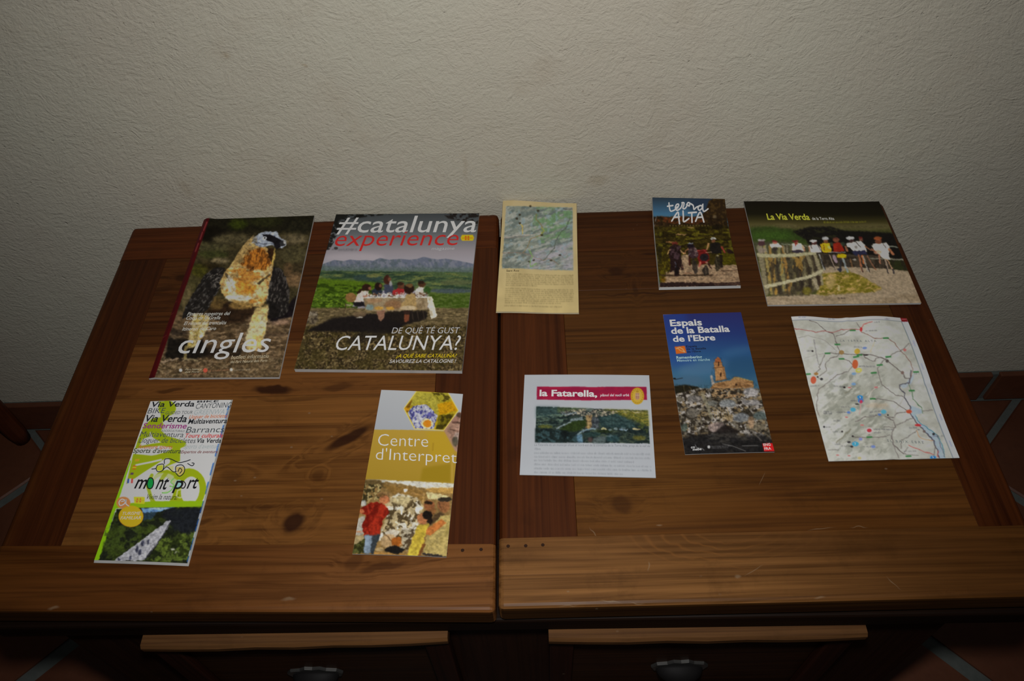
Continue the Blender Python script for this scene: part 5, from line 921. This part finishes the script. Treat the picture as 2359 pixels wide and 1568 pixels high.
s.line([(870, 880), (930, 835), (1010, 812), (1100, 800)], 22, (132, 154, 166), .85, 8); s.poly([(848, 885), (925, 872), (940, 985), (868, 985)], (92, 126, 148), .9, 12); s.ell(1060, 875, 110, 34, (40, 60, 58), .9, 14); s.poly([(1070, 925), (1255, 895), (1235, 998), (1070, 998)], (80, 92, 92), .9, 12); s.ell(1040, 945, 36, 36, (84, 64, 62), .8, 12); s.ell(1340, 930, 90, 50, (44, 70, 74), .85, 20); s.ell(1700, 920, 90, 30, (104, 100, 42), .8, 16)
for x, y, w, h, c in ((1205, 800, 22, 14, (206, 198, 140)), (1240, 802, 16, 12, (196, 186, 140)), (1300, 815, 20, 12, (120, 140, 140)), (1380, 800, 30, 14, (120, 140, 142)), (1450, 812, 24, 14, (130, 154, 176)), (1510, 815, 30, 10, (150, 172, 190)), (1640, 802, 40, 14, (186, 172, 128)), (1690, 808, 24, 12, (180, 160, 116)), (1480, 790, 40, 8, (90, 110, 116)), (1300, 900, 40, 12, (98, 120, 124))): s.ell(x, y, w, h, c, .85, 5)
s.organic([(p[0] + (4 if p[0] < 400 else -4 if p[0] > 1700 else 0), p[1]) for p in PH], 9, 22, 0.34, 2)
for a in ((290, 1132, 1850, 1150), (290, 1184, 1848, 1204), (288, 1230, 1622, 1254), (288, 1284, 1862, 1314), (288, 1338, 1866, 1366), (288, 1390, 1476, 1416)): s.greek(*a, 25, (108, 112, 118), .62)
s.ell(1672, 362, 92, 113, (176, 140, 34), 1, 2); s.ell(1672, 362, 76, 95, (140, 104, 24), .8, 3); s.ell(1672, 362, 66, 84, (182, 150, 56), 1, 3)
for a in range(0, 360, 20): s.ell(1672 + 71 * math.cos(math.radians(a)), 362 + 90 * math.sin(math.radians(a)), 5, 6, (200, 176, 90), .8, 2)
s.poly([(1645, 318), (1700, 318), (1704, 392), (1672, 418), (1640, 392)], (168, 130, 104), 1, 3); s.line([(1660, 330), (1660, 395)], 7, (120, 70, 60), .8, 2); s.line([(1684, 330), (1684, 395)], 7, (120, 70, 60), .8, 2); s.line([(1650, 350), (1698, 350)], 6, (206, 190, 150), .8, 2); s.ell(1672, 300, 22, 14, (150, 116, 40), .9, 3)
r = s.root('printed_sheet', 'white printed sheet with a red title bar and a wide village view', 'sheet', GS); s.build(r, name='printed_face', rough=0.6, block='folded_layer')
s.text([('la Fatarella,', 362, 362, 1130, 374, 84)], (208, 208, 210), 0.03, 0, 'title_lettering')
s.text([('plànol del nucli urbà', 1172, 370, 1560, 366, 34)], (200, 184, 190), 0.016, 0.12, 'subtitle_lettering')
s.text([('La Fatarella és un municipi situat al nord-est de la comarca de la Terra Alta, prop de la vall de', 295, 1028, 1844, 1044, 30), ("l'Ebre.", 295, 1082, 380, 1083, 30)], (112, 116, 122), -0.004, 0.1, 'text_lettering')

# ------------------------------------------------------------------ yellow leaflet of the interpretation centre
s = Sheet((790, 880, 3.733), [(330, 66), (1032, 102), (890, 1503), (80, 1476)], [0.0018] * 4, 0.0016, G['centre'], lift=lambda u, v: 0.0010 * np.sin(math.pi * u))
s.vgrad([(60, (164, 167, 170)), (420, (150, 153, 158))])
HX = [(640, 78), (905, 90), (992, 245), (870, 415), (620, 405), (528, 230)]
s.poly([(865, 415), (1000, 258), (1040, 262), (1000, 610), (962, 590)], (152, 118, 100), 1, 2); s.ell(998, 285, 24, 24, (70, 52, 42), .9, 8); s.line([(945, 345), (1010, 352)], 16, (72, 50, 42), .8, 6); s.ell(960, 320, 40, 26, (140, 100, 88), .6, 10); s.line([(930, 410), (990, 420)], 14, (90, 64, 52), .7, 6); s.ell(985, 470, 30, 40, (168, 150, 140), .7, 10); s.ell(965, 510, 26, 44, (78, 74, 60), .85, 10); s.ell(985, 395, 22, 26, (176, 140, 122), .6, 8)
s.poly(HX, (168, 144, 30), 1, 1); s.poly([(640, 80), (770, 92), (840, 180), (810, 290), (720, 190), (600, 205), (560, 200)], (166, 156, 60), .9, 14); s.poly([(528, 232), (600, 150), (580, 210), (560, 270)], (110, 74, 18), .9, 6); s.ell(555, 235, 22, 16, (196, 140, 26), .9, 5)
s.poly([(765, 92), (905, 92), (935, 150), (850, 180), (800, 140)], (150, 140, 44), 1, 4); s.tex([(765, 92), (905, 92), (935, 150), (850, 180)], (72, 62, 18), 40, 20, .52, .1, .9, 4, 30); s.poly([(815, 190), (945, 165), (988, 245), (830, 288)], (184, 136, 18), 1, 4); s.poly([(828, 292), (962, 272), (870, 412), (800, 408)], (110, 98, 20), 1, 4); s.tex([(828, 292), (962, 272), (870, 412), (800, 408)], (56, 48, 14), 30, 40, .5, .12, .9, 4, 30)
BL = [(560, 268), (612, 206), (720, 194), (818, 290), (784, 406), (625, 404)]
s.poly(BL, (168, 168, 180), 1, 2); s.tex(BL, (66, 66, 132), 14, 22, .52, .09, .95, 2, 20); s.tex(BL, (196, 198, 206), 12, 16, .6, .08, .8, 2); s.ell(760, 286, 26, 20, (84, 82, 150), .8, 5)
s.ell(726, 360, 52, 42, (222, 204, 160), 1, 4); s.ell(728, 362, 37, 30, (212, 128, 30), 1, 4); s.line(HX + [HX[0]], 7, (214, 190, 96), .9)
YB = [(262, 408), (620, 416), (872, 424), (962, 590), (990, 605), (955, 872), (190, 835)]
s.vgrad([(400, (164, 134, 52)), (860, (148, 120, 40))], YB); s.poly([(720, 430), (872, 426), (962, 592), (880, 700), (760, 650)], (168, 138, 30), .6, 30); s.poly([(690, 740), (930, 700), (922, 862), (668, 852)], (134, 110, 22), .75, 20); s.line([(780, 530), (775, 590)], 12, (140, 110, 30), .6, 6); s.line([(940, 620), (938, 865)], 18, (170, 140, 60), .6, 5)
PB = [(186, 836), (958, 872), (900, 1520), (60, 1500)]
s.poly(PB, (134, 106, 62), 1, 1); s.poly([(280, 842), (956, 872), (950, 915), (720, 918)], (206, 202, 186), 1, 5); s.poly([(186, 838), (300, 845), (420, 900), (400, 920), (180, 890)], (88, 72, 42), .9, 10); s.poly([(340, 880), (720, 940), (710, 1030), (480, 1010)], (132, 100, 50), .9, 10); s.poly([(700, 915), (955, 905), (948, 960), (760, 950)], (186, 146, 76), .9, 8); s.poly([(720, 948), (905, 975), (905, 1010), (735, 1010)], (208, 192, 140), 1, 6); s.line([(590, 960), (690, 970)], 14, (170, 130, 76), .8, 4); s.ell(541, 935, 16, 14, (244, 238, 226), 1, 5); s.ell(350, 858, 14, 10, (200, 206, 200), .8, 5); s.line([(700, 960), (690, 1120)], 16, (176, 140, 84), .8, 6)
EX = [(340, 1020), (480, 960), (640, 1000), (700, 1080), (650, 1240), (560, 1360), (300, 1360), (390, 1140)]
s.poly(EX, (176, 158, 118), 1, 12); s.tex(EX, (72, 58, 36), 22, 26, .52, .09, .95, 6); s.tex(EX, (224, 218, 202), 34, 34, .58, .1, .9, 8); s.ell(510, 1020, 80, 40, (206, 190, 140), .7, 20)
s.tex([(190, 880), (330, 880), (330, 1000), (170, 1060), (150, 1050)], (52, 46, 26), 24, 30, .45, .1, .95, 6); s.tex([(190, 880), (330, 880), (330, 1000), (150, 1060)], (170, 150, 100), 22, 24, .56, .08, .9, 4); s.ell(180, 1040, 26, 26, (180, 182, 180), .8, 6); s.poly([(130, 1170), (190, 1150), (180, 1310), (100, 1320)], (170, 168, 160), .9, 8); s.ell(140, 1285, 30, 10, (176, 104, 60), .7, 5); s.poly([(100, 1330), (190, 1310), (185, 1370), (90, 1400)], (170, 152, 110), .9, 8)
s.ell(350, 972, 56, 30, (138, 106, 66), 1, 6); s.ell(360, 1015, 44, 42, (176, 110, 72), 1, 6); s.ell(330, 975, 50, 14, (90, 66, 36), .7, 6)
MR = [(240, 1042), (300, 1032), (385, 1075), (404, 1130), (345, 1190), (320, 1312), (185, 1318), (165, 1225), (205, 1145), (140, 1120), (150, 1080)]
s.poly(MR, (152, 42, 25), 1, 3); s.tex(MR, (104, 22, 14), 40, 60, .52, .15, .8, 4, 15); s.ell(160, 1110, 22, 20, (186, 110, 70), .9, 5); s.line([(215, 1060), (230, 1130)], 14, (180, 60, 40), .5, 5); s.line([(210, 1150), (230, 1300)], 8, (96, 18, 12), .7, 4)
s.poly([(188, 1316), (325, 1310), (268, 1480), (168, 1472)], (52, 58, 62), 1, 4); s.poly([(190, 1318), (258, 1316), (234, 1475), (180, 1472)], (130, 146, 162), .95, 7); s.poly([(78, 1470), (100, 1395), (190, 1345), (182, 1470)], (44, 44, 20), 1, 6); s.tex([(78, 1470), (100, 1395), (190, 1345), (182, 1470)], (96, 98, 50), 24, 20, .56, .1, .8, 4)
s.poly([(360, 1290), (430, 1262), (500, 1290), (440, 1350), (380, 1350)], (196, 186, 166), 1, 6); s.ell(400, 1370, 70, 60, (176, 146, 104), .9, 8); s.ell(470, 1375, 54, 44, (158, 88, 32), 1, 5); s.line([(370, 1310), (420, 1370)], 12, (100, 70, 40), .7, 4); s.ell(450, 1445, 84, 34, (27, 25, 23), 1, 6); s.poly([(500, 1270), (630, 1270), (560, 1460), (520, 1420)], (64, 52, 38), .8, 8); s.tex([(500, 1270), (640, 1270), (560, 1460), (500, 1420)], (186, 176, 150), 26, 18, .56, .08, .8, 4); s.poly([(270, 1462), (560, 1480), (560, 1512), (262, 1505)], (166, 124, 66), 1, 4); s.ell(320, 1440, 36, 20, (190, 166, 120), .7, 6)
s.ell(745, 1065, 46, 50, (136, 84, 50), 1, 6); s.ell(738, 1040, 36, 16, (36, 26, 17), .95, 6); s.ell(775, 1110, 30, 30, (120, 78, 44), .8, 8); s.ell(868, 1065, 52, 62, (140, 92, 56), 1, 6); s.ell(880, 1008, 60, 20, (46, 40, 32), 1, 6); s.line([(830, 1040), (850, 1100)], 12, (90, 60, 40), .7, 6); s.poly([(780, 1150), (830, 1120), (880, 1135), (740, 1250)], (60, 46, 32), .8, 8)
s.poly([(840, 1150), (930, 1138), (905, 1510), (690, 1478), (725, 1325), (780, 1235)], (172, 152, 92), 1, 5); s.tex([(840, 1150), (930, 1138), (905, 1510), (690, 1478)], (140, 122, 66), 50, 90, .54, .12, .7, 6); s.poly([(700, 1285), (770, 1235), (850, 1175), (895, 1212), (745, 1325)], (180, 108, 54), 1, 5); s.line([(700, 1480), (890, 1505)], 18, (40, 36, 40), .9, 5)
s.poly([(648, 1232), (745, 1225), (706, 1330), (700, 1400), (650, 1512), (555, 1500), (602, 1350)], (194, 170, 62), 1, 4); s.tex([(648, 1232), (745, 1225), (700, 1400), (555, 1500)], (164, 140, 50), 40, 70, .54, .12, .7, 5); s.ell(688, 1178, 46, 46, (164, 104, 66), 1, 5); s.ell(728, 1145, 44, 36, (27, 20, 17), 1, 6); s.ell(750, 1190, 22, 36, (30, 22, 18), .95, 6); s.line([(700, 1400), (660, 1490)], 24, (116, 70, 36), .9, 6)
s.organic(PB, 7, 20, 0.26, 2); s.organic([(640, 95), (895, 105), (975, 245), (865, 400), (630, 392), (545, 232)], 6, 18, 0.25, 4); s.organic([(890, 415), (1000, 280), (985, 590)], 6, 18, 0.3, 4)
r = s.root('leaflet', 'narrow white and yellow leaflet with a hexagon picture and visitors in a museum', 'leaflet', GL); s.build(r, rough=0.35, block='folded_sheets')
s.text([('Centre', 300, 549, 735, 562, 102), ("d'Interpret", 282, 668, 978, 698, 102)], (214, 208, 194), -0.012, -0.08, 'title_lettering')

# ------------------------------------------------------------------ green and white leaflet of the adventure sports firm
s = Sheet((200, 900, 3.733), [(548, 90), (1240, 78), (864, 1482), (64, 1454)], [0.0034, 0.0030, 0.0030, 0.0034], 0.0026, G['mont'], lift=lambda u, v: 0.0008 * np.sin(math.pi * u))
GN, WH = (120, 134, 18), (162, 165, 170)
s.fill(WH)
s.ell(690, 150, 76, 66, GN, 1, 2); s.poly([(620, 90), (720, 90), (700, 250), (640, 260)], GN, 1, 2)
s.poly([(490, 300), (560, 235), (640, 225), (660, 290), (640, 340), (690, 385), (850, 432), (855, 470), (805, 490), (802, 600), (700, 640), (380, 760), (340, 800), (395, 560), (440, 420)], GN, 1, 2)
s.poly([(545, 345), (570, 400), (640, 440), (560, 450), (455, 470), (480, 410), (540, 390)], WH, 1, 2); s.poly([(420, 490), (640, 468), (740, 488), (690, 520), (600, 545), (555, 552), (405, 535)], WH, 1, 2); s.ell(455, 660, 20, 20, GN)
s.poly([(375, 585), (392, 588), (330, 800), (300, 830)], WH)
s.ell(880, 830, 150, 170, GN, 1, 2); s.ell(690, 840, 150, 165, GN, 1, 2); s.ell(890, 850, 80, 120, WH, 1, 2, 8); s.ell(650, 850, 95, 120, WH, 1, 2); s.poly([(240, 830), (520, 780), (560, 955), (250, 970)], WH, .95, 3); s.ell(470, 860, 110, 90, WH, 1, 3); s.ell(660, 790, 120, 90, WH, .6, 6); s.line([(760, 740), (800, 700), (880, 690)], 24, GN, .95)
s.line([(310, 850), (500, 720), (690, 600)], 52, WH, 1); s.line([(425, 632), (560, 606), (640, 588)], 14, WH, 1); s.line([(560, 720), (520, 800), (560, 940)], 30, GN, .9); s.line([(690, 690), (640, 760)], 34, GN, .8)
s.line([(770, 905), (800, 915), (835, 900), (845, 860), (820, 840), (780, 850), (770, 905)], 8, (170, 176, 150), .9, 2); s.line([(690, 860), (650, 875)], 10, (140, 160, 110), .9)
s.poly([(235, 970), (560, 945), (1030, 938), (1014, 992), (225, 1005)], (112, 142, 16), 1, 2); s.poly([(372, 590), (386, 590), (105, 1462), (55, 1462)], (108, 150, 16), 1, 1)
s.poly([(256, 1010), (480, 1000), (1018, 990), (868, 1486), (96, 1466)], (26, 30, 20), 1, 1); s.tex([(256, 1010), (480, 1000), (1018, 990), (868, 1486), (96, 1466)], (48, 58, 22), 60, 50, .54, .14, .8, 2); s.poly([(470, 1004), (770, 996), (690, 1012), (600, 1042), (480, 1040)], (92, 128, 176), 1, 6); s.ell(620, 1008, 90, 8, (168, 184, 200), .8, 5); s.poly([(480, 1040), (600, 1042), (560, 1100), (480, 1110)], (36, 52, 66), .9, 10); s.poly([(690, 1012), (1018, 990), (950, 1250), (760, 1200), (640, 1060)], (24, 26, 31), .9, 14)
s.tex([(160, 1180), (480, 1120), (640, 1180), (300, 1420), (120, 1450)], (58, 72, 26), 50, 44, .52, .12, .8, 10); s.tex([(640, 1260), (950, 1200), (868, 1484), (520, 1470)], (82, 98, 36), 44, 36, .5, .12, .85, 8); s.tex([(640, 1260), (950, 1200), (868, 1484), (520, 1470)], (28, 34, 14), 30, 26, .58, .1, .8, 4)
s.poly([(700, 1108), (724, 1112), (650, 1240), (490, 1462), (225, 1466), (385, 1345)], (154, 154, 160), 1, 2); s.tex([(700, 1108), (724, 1112), (490, 1462), (225, 1466)], (130, 130, 136), 60, 40, .54, .15, .6, 2); s.line([(722, 1122), (640, 1262), (500, 1450)], 12, (44, 44, 48), .95, 2); s.line([(708, 1150), (560, 1370)], 6, (110, 110, 116), .8, 2)
for x, y, rx, ry in ((480, 1306, 13, 26), (527, 1302, 10, 23), (430, 1362, 13, 30), (456, 1390, 12, 28), (374, 1440, 13, 20), (276, 1450, 13, 10), (140, 1382, 0.1, 0.1)): s.ell(x, y, rx, ry, (42, 44, 60), .9, 4, 10)
s.ell(740, 1362, 20, 10, (160, 160, 150), .8, 5); s.ell(770, 1385, 14, 8, (150, 150, 140), .7, 5)
s.organic([(500, 1003), (1016, 992), (868, 1486), (96, 1466), (240, 1020)], 7, 18, 0.36, 3)
for x, y, w, h, c in ((436, 590, 34, 16, (206, 122, 36)), (416, 640, 30, 8, (196, 60, 30)), (413, 652, 30, 8, (206, 176, 40)), (410, 664, 30, 8, (190, 60, 30)), (392, 705, 26, 18, (70, 50, 76))): s.poly([(x - w / 2, y - h / 2), (x + w / 2, y - h / 2), (x + w / 2 - 4, y + h / 2), (x - w / 2 - 4, y + h / 2)], c, .95, 2)
for x, c in ((360, (40, 60, 130)), (376, (176, 176, 182)), (392, (180, 50, 44))): s.poly([(x - 8, 748), (x + 8, 748), (x + 4, 788), (x - 12, 788)], c, .95, 2)
s.poly([(404, 905), (500, 908), (496, 965), (410, 962)], (204, 176, 34), 1, 2)
for x, y in ((435, 925), (462, 925), (432, 948), (459, 948)): s.ell(x, y, 8, 7, (200, 70, 40), 1, 2)
s.line([(410, 937), (495, 937)], 4, (200, 70, 40), .9)
s.ell(545, 790, 30, 46, (20, 116, 52), 1, 3, 8); s.ell(790, 795, 30, 36, (116, 158, 186), 1, 3, 8); s.poly([(598, 640), (655, 632), (650, 686), (600, 680)], (150, 162, 44), 1, 2); s.poly([(700, 645), (746, 640), (746, 690), (708, 682)], (200, 190, 104), 1, 2); s.poly([(765, 650), (835, 646), (838, 690), (800, 728), (770, 690)], (182, 142, 84), 1, 2)
s.ell(316, 955, 60, 52, (190, 104, 60), 1, 2); s.ell(380, 1075, 106, 92, (196, 134, 26), 1, 2)
for k in range(26):
    t0, t1 = k / 26, (k + 0.7) / 26; e = lambda t: (1238 - 376 * t, 84 + 1398 * t)
    s.line([e(t0), e(t1)], 22 if k < 14 else 14, (36, 76, 136) if (k * 7) % 3 else (150, 158, 172), .85, 4)
r = s.root('leaflet', 'thick green and white leaflet covered in words above a road photo', 'leaflet', GL); s.build(r, rough=0.36, block='folded_sheets', spread=0.010)
s.text([('Via Verda', 545, 138, 920, 136, 44), ('BIKE', 945, 104, 1130, 98, 16), ('Via Verda', 490, 262, 853, 268, 58), ('Multiaventura', 868, 284, 1202, 273, 42), ('Via Verda', 938, 443, 1152, 440, 38)], (24, 26, 30), 0.018, 0.08, 'bold_lettering')
s.text([('CANYONING', 930, 156, 1236, 141, 44), ('BIKE', 520, 193, 664, 191, 44), ('GUIDED TOUR', 672, 203, 905, 198, 25), ('Barrancs', 850, 359, 1177, 351, 50), ('Multiaventura', 455, 389, 826, 397, 44), ('Lloguer de bicicletes', 445, 441, 930, 446, 42), ('SOCIOCULTURALS', 640, 349, 836, 353, 17)], (54, 58, 62), -0.002, 0.06, 'plain_lettering')
s.text([("Sports d'aventura", 395, 526, 806, 534, 40)], (50, 56, 40), 0.012, 0.12, 'bold_lettering')
s.text([('GREENWAY', 915, 206, 1216, 196, 42), ("Sports d'aventura", 830, 494, 1142, 488, 40)], (124, 132, 134), -0.004, 0.1, 'grey_lettering')
s.text([('Lloguer de bicicletes', 876, 239, 1206, 226, 30), ('Aventure sports', 438, 490, 730, 496, 34)], (176, 84, 44), 0.006, 0.12, 'orange_lettering')
s.text([('Senderisme', 478, 318, 853, 323, 46)], (118, 44, 98), 0.014, 0.06, 'purple_lettering'); s.text([('Tours culturals', 835, 401, 1166, 396, 36)], (182, 44, 44), 0.012, 0.16, 'red_lettering'); s.text([('Expertos de aventura', 808, 534, 1122, 529, 25)], (92, 46, 46), 0.01, 0.16, 'small_lettering')
s.text([('m', 408, 832, 498, 836, 78), ('nt', 590, 838, 678, 843, 100), ('p', 745, 838, 815, 838, 70), ('rt', 858, 834, 940, 832, 92)], (20, 20, 22), 0.012, 0.12, 'logo_lettering')
s.ribbons([[(520, 790), (535, 748), (565, 748), (575, 790), (558, 832), (528, 832), (518, 795)]], 9, (20, 20, 22), 'logo_letter'); s.ribbons([[(812, 770), (835, 775), (850, 800), (835, 830), (815, 830)]], 9, (20, 20, 22), 'logo_letter')
s.ribbons([[(745, 752), (722, 780), (745, 800), (748, 820), (715, 815)], [(745, 820), (730, 845), (690, 872), (650, 872)]], 10, (106, 170, 84), 'logo_stroke')
s.ribbons([[(560, 668), (595, 662), (610, 635), (660, 628), (652, 680), (610, 690), (595, 662)], [(652, 680), (690, 650), (740, 690), (770, 690)], [(765, 690), (768, 645), (815, 632), (842, 660), (832, 705), (795, 730), (765, 700)], [(785, 690), (800, 660), (818, 680), (800, 705)], [(668, 622), (672, 585), (720, 582), (790, 612), (850, 602), (890, 588)], [(868, 620), (905, 640), (924, 620), (905, 615)]], 7, (20, 22, 30), 'logo_drawing')
s.text([('Vivim la natura!', 505, 927, 775, 932, 46)], (26, 26, 28), -0.002, 0.12, 'slogan_lettering')
s.text([('TURISME', 300, 1063, 455, 1061, 27), ('FAMILIAR', 288, 1102, 464, 1101, 28)], (214, 206, 190), 0.0, 0.08, 'badge_lettering'); s.ribbons([[(338, 940), (305, 925), (280, 950), (290, 980), (325, 965), (340, 930), (338, 965), (362, 985)], [(300, 945), (322, 942)]], 9, (220, 214, 206), 'badge_mark')
